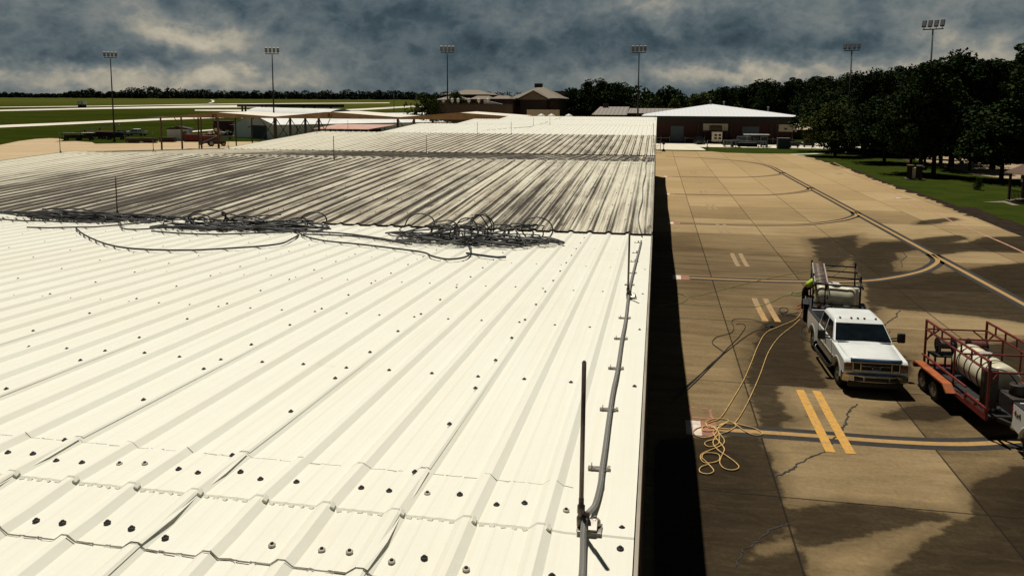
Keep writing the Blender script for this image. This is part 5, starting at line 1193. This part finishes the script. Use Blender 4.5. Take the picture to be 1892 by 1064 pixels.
# ------------------------------------------------------------------ left yard, canopy and buildings beyond the roof
m_ctop = mat('canopy_membrane', (.72, .67, .55), .7, var=.06, scale=.3); m_fasc = mat('canopy_fascia', (.30, .20, .11), .75, var=.2, scale=.5); m_post = mat('canopy_post', (.12, .085, .055), .7, var=.2); m_postd = mat('dark_post', (.035, .028, .024), .7, var=.2)
m_shed = mat('grey_siding', (.80, .80, .75), .7, var=.08, scale=.4); m_lroof = mat('pale_sheet_roof', (.72, .72, .68), .6, var=.06, scale=.4); m_pink = mat('pink_sheet_roof', (.50, .30, .235), .7, var=.14, scale=.6); m_rust = mat('rust_red', (.11, .016, .010), .7, var=.35, scale=1.5); m_hipr = mat('taupe_shingle', (.19, .155, .115), .85, var=.14, scale=1.5); m_tanw = mat('brown_brick_wall', (.085, .060, .045), .9, var=.2, scale=1.5)
CN = thing('walkway_canopy', 'long zigzag white canopy on brown fascia and steel posts crossing behind the roof', 'canopy', (0, 0, 0))
YC0, YC1 = 129.0, 142.0
xs0 = at_y(286, 212, YC0).x; zz = [(272, 219), (400, 208.5), (508, 216.5), (608, 207.5), (737, 217.5), (848, 209), (960, 217)]
K = [(at_y(px, py, YC0).x, at_y(px, py, YC0).z) for px, py in zz]
def czig(x):
    for (a, za), (c, zc) in zip(K, K[1:]):
        if a <= x <= c:
            u = (x - a) / (c - a); return za + (zc - za) * u
    return K[-1][1]
mb = MB(); n = 60; X0, X1 = K[0][0], K[-1][0]; row = []
for yy, dz_ in ((YC0, 0), (YC0 + .05, .03), (YC1, .12)):
    row.append([(X0 + (X1 - X0) * i / n, yy, czig(X0 + (X1 - X0) * i / n) + dz_) for i in range(n + 1)])
k = mb.pts([p for r in row for p in r])
for j in range(2):
    for i in range(n): mb.face((k + j * (n + 1) + i, k + j * (n + 1) + i + 1, k + (j + 1) * (n + 1) + i + 1, k + (j + 1) * (n + 1) + i))
mb.build('roof', m_ctop, CN)
mb = MB(); bot = at_y(600, 219.4, YC0).z + .35
P = [(X0 + (X1 - X0) * i / n, czig(X0 + (X1 - X0) * i / n) + .06) for i in range(n + 1)]
mb.loft([[(x, YC0 - .15, bot - .36), (x, YC0 - .01, bot - .36), (x, YC0 - .01, z), (x, YC0 - .15, z)] for x, z in P])
mb.build('fascia', m_fasc, CN); MB().bx(X0, X1, YC0 + .02, YC1, bot - .35, bot - .3).build('soffit', mat('dark_soffit', (.05, .035, .025), .9), CN)
m_letter = mat('sign_letters', (.05, .016, .016), .6)
for px, s in ((396, 'B2'), (610, 'B1')):
    p = at_y(px, 213.6 if s == 'B1' else 214.5, YC0 - .2); text_mesh(s, .95, m_letter, CN, (p.x, YC0 - .19, p.z - .1), (R(90), 0, 0), ext=.02)
PX = [297, 335, 371, 403, 509, 536, 564, 589, 735, 765, 800]
for px in PX:
    p = at_y(px, 216, YC0 + .3); r = .11 if px < 500 else .16
    MB().bx(p.x - r, p.x + r, YC0 + .1, YC0 + .1 + 2 * r, 0, bot - .36).build('post', m_post if px < 500 else m_postd, CN)
    if px < 500: MB().bx(p.x - .08, p.x + .08, YC1 - 1, YC1 - .8, 0, bot - .36).build('post', m_postd, CN)
for a, c in ((509, 536), (536, 564), (564, 589), (589, 610), (480, 509), (735, 765)):
    pa, pc = at_y(a, 220, YC0 + .35), at_y(c, 220, YC0 + .35)
    MB().bar((pa.x, YC0 + .35, 2.2), (pc.x, YC0 + .35, bot - .4), .10).build('brace', m_postd, CN); MB().bar((pc.x, YC0 + .47, 2.2), (pa.x, YC0 + .47, bot - .4), .10).build('brace', m_postd, CN)
pa, pc = at_y(509, 220, YC0), at_y(589, 220, YC0); MB().bx(pa.x, pc.x, YC0 + .3, YC0 + .42, 2.05, 2.18).build('tie_beam', m_postd, CN)
for px in (335, 371, 403):
    p = at_y(px, 220, YC0 + .3); MB().bar((p.x - 1.4, YC0 + .3, bot - .4), (p.x - .5, YC0 + .3, bot - 1.8), .09).build('knee_brace', m_post, CN)
# white gabled shed
A = gp(433, 253.5); Bq = gp(508, 258.5); d = (Bq - A); d.z = 0; w = d.length; ux = d.normalized(); uy = Vector((-ux.y, ux.x, 0)); rz_ = math.atan2(ux.y, ux.x)
GS = thing('gabled_shed', 'grey sided shed with white gabled roof and dark roller door behind the canopy', 'shed', A, rz_)
Ls = 75.0; ze, za = 3.5, 5.9
MB().prism([(0, 0), (w, 0), (w, ze), (w / 2, za), (0, ze)], 0, Ls, 'y').build('wall', m_shed, GS)
mb = MB(); mb.loft([[(-.3, -.3, ze - .02), (w / 2, -.3, za + .06), (w / 2, -.3, za + .2), (-.3, -.3, ze + .1)], [(-.3, Ls, ze - .02), (w / 2, Ls, za + .06), (w / 2, Ls, za + .2), (-.3, Ls, ze + .1)]]); mb.loft([[(w + .3, -.3, ze - .02), (w / 2, -.3, za + .06), (w / 2, -.3, za + .2), (w + .3, -.3, ze + .1)], [(w + .3, Ls, ze - .02), (w / 2, Ls, za + .06), (w / 2, Ls, za + .2), (w + .3, Ls, ze + .1)]]); mb.build('roof', m_lroof, GS)
MB().bx(w * .44, w * .82, -.06, -.01, .05, 3.3).build('roller_door', mat('dark_roller_door', (.035, .045, .048), .6, var=.12), GS); MB().bx(w * .385, w * .415, -.25, -.01, 2.7, 2.95).build('wall_lamp', m_dkmetal, GS); MB().bx(w * .46, w * .52, -.1, -.01, 4.85, 5.1).build('gable_vent', m_grey, GS)
mb = MB()
for y in range(6, 72, 9): mb.bx(w - .02, w + .05, y, y + .18, 0, 3.3)
mb.build('downpipe', m_dkmetal, GS)
# quonset hangar
p0, p1 = at_y(478, 207, 330), at_y(632, 207, 262); ax = (p1 - p0); ax.z = 0; Lq = ax.length; QZ = thing('quonset_hangar', 'white barrel roofed hangar with grey end behind the canopy', 'hangar', (p0.x, p0.y, terr(p0.x, p0.y) - .5), math.atan2(ax.y, ax.x))
rq, hq = 8.2, 6.9
mb = MB(); arcp = [(-rq * math.cos(math.pi * i / 20), hq * math.sin(math.pi * i / 20)) for i in range(21)]
mb.prism(arcp, 0, Lq, 'x'); mb.build('roof', m_lroof, QZ); mb = MB(); mb.prism([(a * .95, c * .95) for a, c in arcp], Lq, Lq + .2, 'x'); mb.build('end_wall', mat('grey_end_wall', (.26, .25, .22), .8), QZ)
# pink roofed open shed
pa, pc = at_y(578, 238, 172), at_y(680, 238, 172); PS = thing('open_shed', 'low open shed with faded pink roof behind the roof edge', 'shed', (pa.x, 172, 0)); wl = pc.x - pa.x
zf_ = pa.z; zb_ = at_y(600, 229.5, 182).z
mb = MB(); mb.loft([[(0, 0, zf_ - .12), (wl, 0, zf_ - .12), (wl, 0, zf_), (0, 0, zf_)], [(1.5, 11, zb_ - .12), (wl + 3, 11, zb_ - .12), (wl + 3, 11, zb_), (1.5, 11, zb_)]]); mb.build('roof', m_pink, PS)
for i in range(8): MB().bx(i * wl / 7 - .1, i * wl / 7 + .1, .15, .35, 0, zf_ - .15).build('post', m_grey, PS)
MB().bx(.2, wl, 8.5, 8.7, 0, zf_ - .1).build('back_wall', m_dkmetal, PS)
for i in range(5): MB().bx(.8 + i * wl / 5, .8 + i * wl / 5 + 1.5, 4, 5.4, 0, 1.3).build('stored_crate', mat('dark_crate', (.06, .06, .05), .8, var=.4), PS)
# small shed, containers, carts and vehicles of the yard
def block(name, label, cat, px, py, w, d, h, m, rz=0, top=None, extra=None):
    o = thing(name, label, cat, gp(px, py), rz); MB().bx(-w / 2, w / 2, -d / 2, d / 2, 0, h).build('body', m, o, bevel=.04)
    if top: MB().bx(-w / 2 - .12, w / 2 + .12, -d / 2 - .12, d / 2 + .12, h + .005, h + .16).build('lid', top, o)
    return o
o = block('utility_shed', 'small pale grey shed with dark roof in the left yard', 'shed', 333, 259, 5.0, 3.4, 2.6, m_shed, R(20)); mb = MB(); mb.prism([(-2.8, 2.61), (2.8, 2.61), (2.6, 2.75), (0, 3.3), (-2.6, 2.75)], -1.9, 1.9, 'y'); mb.build('roof', m_postd, o); MB().bx(1.0, 1.9, -1.75, -1.71, .05, 2.1).build('door', m_grey, o)
for i, (px, py, w, h, m_, lb) in enumerate(((362, 262, 4.6, 1.7, m_rust, 'rust red skip nearest the small grey shed'), (388, 264.5, 4.2, 1.6, m_rust, 'rust red skip in the dark shade by the loader'))):
    o = block('skip', lb, 'skip', px, py, w, 2.0, h, m_, R(12), None); MB().bx(-w / 2 - .06, w / 2 + .06, -1.05, 1.05, h * .86, h * .95).build('rim', m_rust, o)
    for x in (-w * .3, 0, w * .3): MB().bx(x - .06, x + .06, -1.08, -1.0, .1, h * .86).build('rib', m_postd, o)
for px, py, w, lb in ((247, 264.5, 3.0, 'dark pallet stack at the yard edge, left one'), (276, 264.2, 3.2, 'dark pallet stack at the yard edge, right one'), (310, 262.6, 3.4, 'dark plank stack between the first canopy posts')):
    o = thing('pallet_stack', lb, 'pallets', gp(px, py), R(8))
    for k in range(5): MB().bx(-w / 2 + .05 * (k % 2), w / 2 - .04 * (k % 3), -.8, .8, .02 + k * .22, .17 + k * .22).build('pallet', mat('dark_pallet', (.045, .026, .018), .85, var=.4, scale=4), o)
def bagcart(px, py, lb, rz, roofm, L=4.2):
    o = thing('baggage_cart', lb, 'cart', gp(px, py), rz, None)
    MB().bx(-L / 2, L / 2, -.85, .85, .5, .62).build('deck', m_postd, o); MB().bx(-L / 2, L / 2, -.9, .9, 1.7, 1.8).build('roof', roofm, o)
    for x in (-L / 2 + .08, 0, L / 2 - .08):
        for y in (-.8, .8): MB().bx(x - .04, x + .04, y - .04, y + .04, .62, 1.7).build('post', m_postd, o)
    MB().bx(-L * .4, L * .36, -.6, .6, .63, 1.25).build('load', mat('dark_load', (.035, .022, .020), .8, var=.5, scale=2), o)
    for x in (-L * .35, L * .35):
        for y in (-.75, .75): MB().lathe([(.25, -.08), (.25, .08)], (x, y, .25), (0, 1, 0), 12).build('wheel', m_tyre, o)
    return o
for px, py, lb, rm in ((135, 259.5, 'flat baggage cart at the left end of the cart row', m_grey), (157, 259.5, 'baggage cart with pale roof second in the cart row', m_white), (180, 257, 'dark baggage cart in the middle of the cart row', m_rust), (197, 256, 'baggage cart with dull red roof left of the leftmost mast', m_rust), (214, 258, 'dark baggage cart right of the leftmost mast foot', m_dkmetal)):
    bagcart(px, py, lb, R(18), rm)
o = thing('roller_conveyor', 'long pale sloping conveyor frame rising behind the cart row', 'conveyor', gp(185, 252), R(25)); MB().box((0, 0, 2.3), (9.5, 1.0, .18), Euler((0, R(-9), 0)).to_matrix()).build('belt', m_white, o)
for x in (-3.6, 0, 3.6): MB().bx(x - .07, x + .07, -.4, .4, 0, 2.2 + x * .155).build('leg', m_postd, o)
MB().bx(-3.2, 3.5, -.7, .7, .3, 1.2).build('housing', mat('dark_load', (.035, .022, .020), .8, var=.5, scale=2), o)
pk3 = dup(truck, None, gp(252, 251), R(-88), 'white pickup parked alone on the grass behind the left yard')
pk3['category'] = 'pickup truck'
car('parked_suv', 'white suv parked beside the grey gabled shed', gp(413, 258), R(-60), m_white, 1.75, 4.8, True)
car('parked_car', 'pale van parked in front of the grass behind the small shed', gp(330, 249), R(80), m_csil, 2.0, 5.2, True); car('parked_car', 'small dark blue car behind the skips', gp(226, 252), R(70), m_cblk)
o = thing('box_truck', 'maroon box truck standing left of the grey gabled shed', 'truck', gp(416, 246), R(75)); MB().bx(-1.25, 1.25, -2.6, 3.4, .9, 3.6).build('box', mat('maroon_paint', (.075, .012, .022), .5, var=.2), o, bevel=.05); MB().bx(-1.15, 1.15, -4.6, -2.7, .6, 2.5).build('cab', mat('maroon_paint', (.075, .012, .022), .5, var=.2), o, bevel=.15); MB().bx(-1.0, 1.0, -4.62, -4.58, 1.5, 2.3).build('windshield', m_glass, o)
for s in (-1, 1):
    for y in (-3.6, 1.6): wheel(o, s * 1.05, y, .48, .3, s)
o = thing('belt_loader', 'dark tilted belt loader with big rear wheel in the shaded yard', 'loader', gp(402, 270), R(-52)); o.scale = (.8, .8, .8); MB().box((0, -.6, 2.1), (1.3, 8.0, .4), Euler((R(24), 0, 0)).to_matrix()).build('belt', m_postd, o); MB().bx(-1, 1, -2.0, 2.0, .5, 1.3).build('chassis', m_postd, o, bevel=.1)
for s in (-1, 1): wheel(o, s * 1.0, -1.6, .75, .45, s); wheel(o, s * 1.0, 1.4, .5, .35, s)
o = block('rubble_heap', 'pale rubble heap beside the maroon truck', 'rubble', 400, 251, .5, .5, .2, m_rust); bpy.data.objects.remove(o.children[0]); random.seed(8); mb = MB()
for _ in range(70): a, r_ = random.uniform(0, 6.28), abs(random.gauss(0, 2.4)); mb.box((r_ * math.cos(a), r_ * math.sin(a) * .6, max(.1, 1.5 - r_ * .42)), (random.uniform(.4, 1.1), random.uniform(.3, .9), random.uniform(.3, .7)), Euler((random.random(), random.random(), random.random() * 6)).to_matrix())
mb.build('rubble', mat('tan_rubble', (.26, .18, .11), .9, var=.4, scale=2), o)
p = gt(152, 199); o = thing('airfield_kiosk', 'tiny white kiosk on dark legs standing on the airfield grass', 'kiosk', p); MB().bx(-2.6, 2.6, -2, 2, 2.2, 4.8).build('cabin', m_white, o); MB().bx(-2.2, 2.2, -1.7, 1.7, 0, 2.15).build('base', m_dkmetal, o)
# dark low hangar row behind the quonset
pa, pc = at_y(438, 199, 395), at_y(617, 199, 395); zg = terr(pa.x, 395); LH = thing('shelter_row', 'long low dark aircraft shelter on legs behind the barrel roofed hangar', 'shelter', (pa.x, 395, zg)); wl = pc.x - pa.x
zt4 = at_y(500, 193, 395).z - zg; zb4 = at_y(500, 198.2, 395).z - zg
MB().bx(0, wl, 0, 14, zb4, zt4).build('roof', mat('dark_roofing', (.035, .030, .028), .8, var=.4, scale=.1), LH)
for px in (446, 452, 483, 490, 560, 580, 610): q = at_y(px, 200, 395); MB().bx(q.x - pa.x - .4, q.x - pa.x + .4, .5, 1.3, -.5, zb4).build('leg', m_dkmetal, LH)
# brick building with round lamps, hipped buildings
YB = 226
pa, pc = at_y(790, 200, YB), at_y(936, 200, YB); BW = thing('brick_annex', 'low brown brick annex with pale lamp globes along its parapet', 'building', (pa.x, YB, 0)); wl = pc.x - pa.x; zt5 = at_y(860, 194.5, YB).z
MB().bx(0, wl, 0, 10, 0, zt5).build('wall', m_tanw, BW); MB().bx(-.2, wl + .2, -.2, 10.2, zt5 + .005, zt5 + .3).build('parapet', m_postd, BW)
for px in (818.5, 835, 846, 866, 884, 901): q = at_y(px, 192, YB); MB().lathe([(.1, 0), (.1, .5), (.42, .6), (.5, 1.1), (.40, 1.6), (.1, 1.75)], (q.x - pa.x, .3, zt5 + .25), (0, 0, 1), 12).build('globe_lamp', m_white, BW)
MB().prism([(wl - 7, zt5 + .32), (wl - 1.5, zt5 + .32), (wl - 7, zt5 + 1.5)], 1.0, 2.0, 'y').build('white_gusset', m_white, BW)
def hip(name, label, px0, px1, ye, yr, Y, depth, base_y, over=.8, ridge=.35, wallm=None):
    a, c = at_y(px0, ye, Y), at_y(px1, ye, Y); z0 = 0; w = c.x - a.x; ze_ = a.z; zr_ = at_y((px0 + px1) / 2, yr, Y + depth / 2).z
    o = thing(name, label, 'building', (a.x, Y, 0)); MB().bx(over, w - over, over, depth - over, 0, ze_ - .05).build('wall', wallm or m_brick, o)
    mb = MB(); k1, k2 = w * (.5 - ridge / 2), w * (.5 + ridge / 2); y2 = depth / 2
    e = [(0, 0, ze_), (w, 0, ze_), (w, depth, ze_), (0, depth, ze_)]; r1, r2 = (k1, y2, zr_), (k2, y2, zr_)
    mb.poly((e[0], e[1], r2, r1)); mb.poly((e[1], e[2], r2)); mb.poly((e[2], e[3], r1, r2)); mb.poly((e[3], e[0], r1)); mb.build('roof', m_hipr, o)
    MB().bx(.05, w - .05, .05, depth - .05, ze_ - .45, ze_ - .02).build('eave', m_brown_shade, o)
    n = max(2, int(w / 4))
    for i in range(n): MB().bx(over + (i + .3) * (w - 2 * over) / n, over + (i + .7) * (w - 2 * over) / n, over - .05, over - .01, ze_ - 2.6, ze_ - 1.1).build('window', m_glass, o)
    return o
hb = hip('brick_terminal', 'large hipped brick terminal with pointed roof, cupola and front gable', 942, 1034, 181.5, 160, 262, 30, 207, .8, .06)
a = at_y(958, 184.5, 258); c = at_y(1012, 184.5, 258); ap2 = at_y(986, 170, 258); o0 = hb.location
mb = MB(); mb.prism([(a.x - o0.x, a.z), (c.x - o0.x, a.z), (ap2.x - o0.x, ap2.z)], -4.2, 13, 'y'); mb.build('front_gable', m_hipr, hb); MB().bx(a.x - o0.x + .5, c.x - o0.x - .5, -3.6, 1, 0, a.z - .03).build('porch_wall', m_brown_shade, hb)
mb = MB(); mb.prism([(a.x - o0.x - .3, a.z + .1), (ap2.x - o0.x, ap2.z + .1), (c.x - o0.x + .3, a.z + .1), (c.x - o0.x + .3, a.z + .4), (ap2.x - o0.x, ap2.z + .5), (a.x - o0.x - .3, a.z + .4)], -4.5, 13, 'y'); mb.build('gable_roof', m_hipr, hb)
q = at_y(995, 159.5, 277); MB().bx(q.x - o0.x - 1.3, q.x - o0.x + 1.3, 14, 16.5, q.z - .5, q.z + .9).build('cupola', m_postd, hb); q = at_y(1034, 171, 290); MB().bx(q.x - o0.x - 3.4, q.x - o0.x + 2, 25, 28, q.z - 3.5, q.z + .4).build('rear_block', m_tanw, hb)
hip('brick_block', 'hipped brick block with broad taupe roof behind the lamp parapet', 817, 900, 174.8, 166.5, 268, 22, 195, .8, .30); hip('brick_wing', 'low hipped wing at the left end of the brick buildings', 802, 858, 184.6, 178, 252, 14, 195, .6, .4); hip('brick_wing', 'hipped wing with grey roof in the middle of the brick buildings', 866, 905, 183.4, 177.5, 246, 12, 195, .6, .6); hip('brick_wing', 'low hipped wing joining the pointed terminal from the left', 905, 942, 182.8, 177, 248, 12, 195, .6, .55)
tree_at('bush', 786, 179, 226, 'bright yellow green round bush left of the brick annex', None, 1.0); tree_at('oakA', 842, 174, 244, 'leafy tree growing between the brick wings', None, .8)
# things just past the far roof end
o = thing('low_wall_row', 'pale low wall with slab top in front of the pointed brick terminal', 'wall', at_y(990, 206, 215).xy.to_3d()); MB().bx(-2.5, 6.5, 0, .5, 0, at_y(990, 203, 215).z).build('wall', m_panel, o)
for px, lb in ((1000, 'left of the three'), (1019, 'middle of the three'), (1051, 'right of the three')):
    p = at_y(px, 212, 170); v = thing('roof_hood', 'white ventilation hood peeping over the far roof end, ' + lb, 'vent', (p.x, 170, 0)); MB().cyl((0, 0, 0), (0, 0, 5.4), .5, seg=12).build('duct', m_grey, v); MB().lathe([(.3, 5.3), (.95, 5.6), (1.0, 6.0), (.7, 6.5), (.1, 6.8)], (0, 0, 0), (0, 0, 1), 14).build('hood', m_white, v)
pa, pc = at_y(1096, 212, 236), at_y(1158, 212, 236); GR = thing('grey_roof_hall', 'hall with brownish grey ribbed metal roof left of the hangar', 'building', (pa.x, 236, 0)); wl = pc.x - pa.x; z1, z2 = at_y(1120, 212.5, 236).z, at_y(1120, 197.5, 256).z
m_rib, t, b, pos = new_mat('ribbed_grey_roof'); X, Y, Z = t.xyz(pos); t.l.new(t.mix(t.rng(t.m('PINGPONG', t.add(X, 500), .6), 0, .25), (.12, .10, .08), (.22, .19, .155)), b.inputs['Base Color']); b.inputs['Roughness'].default_value = .7
mb = MB(); mb.loft([[(-.5, 0, z1 - .2), (wl, 0, z1 - .2), (wl, 0, z1), (-.5, 0, z1)], [(.5, 22, z2 - .2), (wl, 22, z2 - .2), (wl, 22, z2), (.5, 22, z2)]]); mb.build('roof', m_rib, GR); MB().bx(.2, wl - .2, .5, 24, 0, z1 - .22).build('wall', m_brick, GR); MB().bx(1.5, 3.2, 19, 20.5, z2 - 1, z2 + 1.1).build('chimney', m_postd, GR)
pd = at_y(1262, 205, 250); z3, z4 = at_y(1200, 209.5, 240).z, at_y(1200, 200.5, 262).z
mb = MB(); mb.loft([[(wl + .1, 3, z3 - .2), (pd.x - pa.x, 3, z3 - .2), (pd.x - pa.x, 3, z3), (wl + .1, 3, z3)], [(wl + .1, 24, z4 - .2), (pd.x - pa.x + 1, 24, z4 - .2), (pd.x - pa.x + 1, 24, z4), (wl + .1, 24, z4)]]); mb.build('side_roof', m_rib, GR); MB().bx(wl + .2, pd.x - pa.x - .3, 3.5, 23, 0, z3 - .22).build('side_wall', m_tanw, GR)
# distant car park behind the hangar
sheet('distant_car_park', [(at_y(1150, 190, 330).x, 330), (at_y(1320, 190, 330).x, 330), (at_y(1330, 190, 400).x, 400), (at_y(1140, 190, 400).x, 400)], -.015, m_pale)
random.seed(41); FC = car('parked_car', 'x', (0, 0, 0), 0, m_white, 1.6, 4.6, True); words = ['leftmost', 'second from the left', 'third from the left', 'third from the right', 'second from the right', 'rightmost']
for i, px in enumerate((1160, 1180, 1196, 1212, 1244, 1262)):
    p = at_y(px, 200, 345 + 6 * i); c = dup(FC, None, (p.x, p.y, 0), random.uniform(1.2, 1.9), 'tiny white parked car beyond the grey roof, %s of the six' % words[i], 'cars parked far behind the grey roof')
for x in list(FC.children_recursive) + [FC]: bpy.data.objects.remove(x)
for px, Y, h, lb in ((728, 240, 12, 'slim dark pole on the airfield, left of two'), (769, 240, 11, 'slim dark pole beside the bright bush, right of two')):
    p = at_y(px, 200, Y); o = thing('utility_pole', lb, 'pole', (p.x, Y, 0)); MB().cyl((0, 0, 0), (0, 0, h), .12, .08, 8).build('shaft', m_mast, o); MB().bx(-.5, .5, -.06, .06, h - .7, h - .58).build('crossarm', m_mast, o)

o = thing('low_building', 'sunlit tan low building glimpsed between the hangar and the oak', 'building', (at_y(1458, 250, 215).x, 215, 0)); wl = at_y(1530, 250, 215).x - o.location.x
MB().bx(0, wl, 0, 9, 0, 2.5).build('wall', m_tanw, o); mb = MB(); mb.loft([[(-.5, -.6, 2.45), (wl + .5, -.6, 2.45), (wl + .5, -.6, 2.6), (-.5, -.6, 2.6)], [(-.5, 9.6, 4.4), (wl + .5, 9.6, 4.4), (wl + .5, 9.6, 4.55), (-.5, 9.6, 4.55)]]); mb.build('roof', mat('tan_sheet_roof', (.55, .43, .29), .8, var=.1), o)
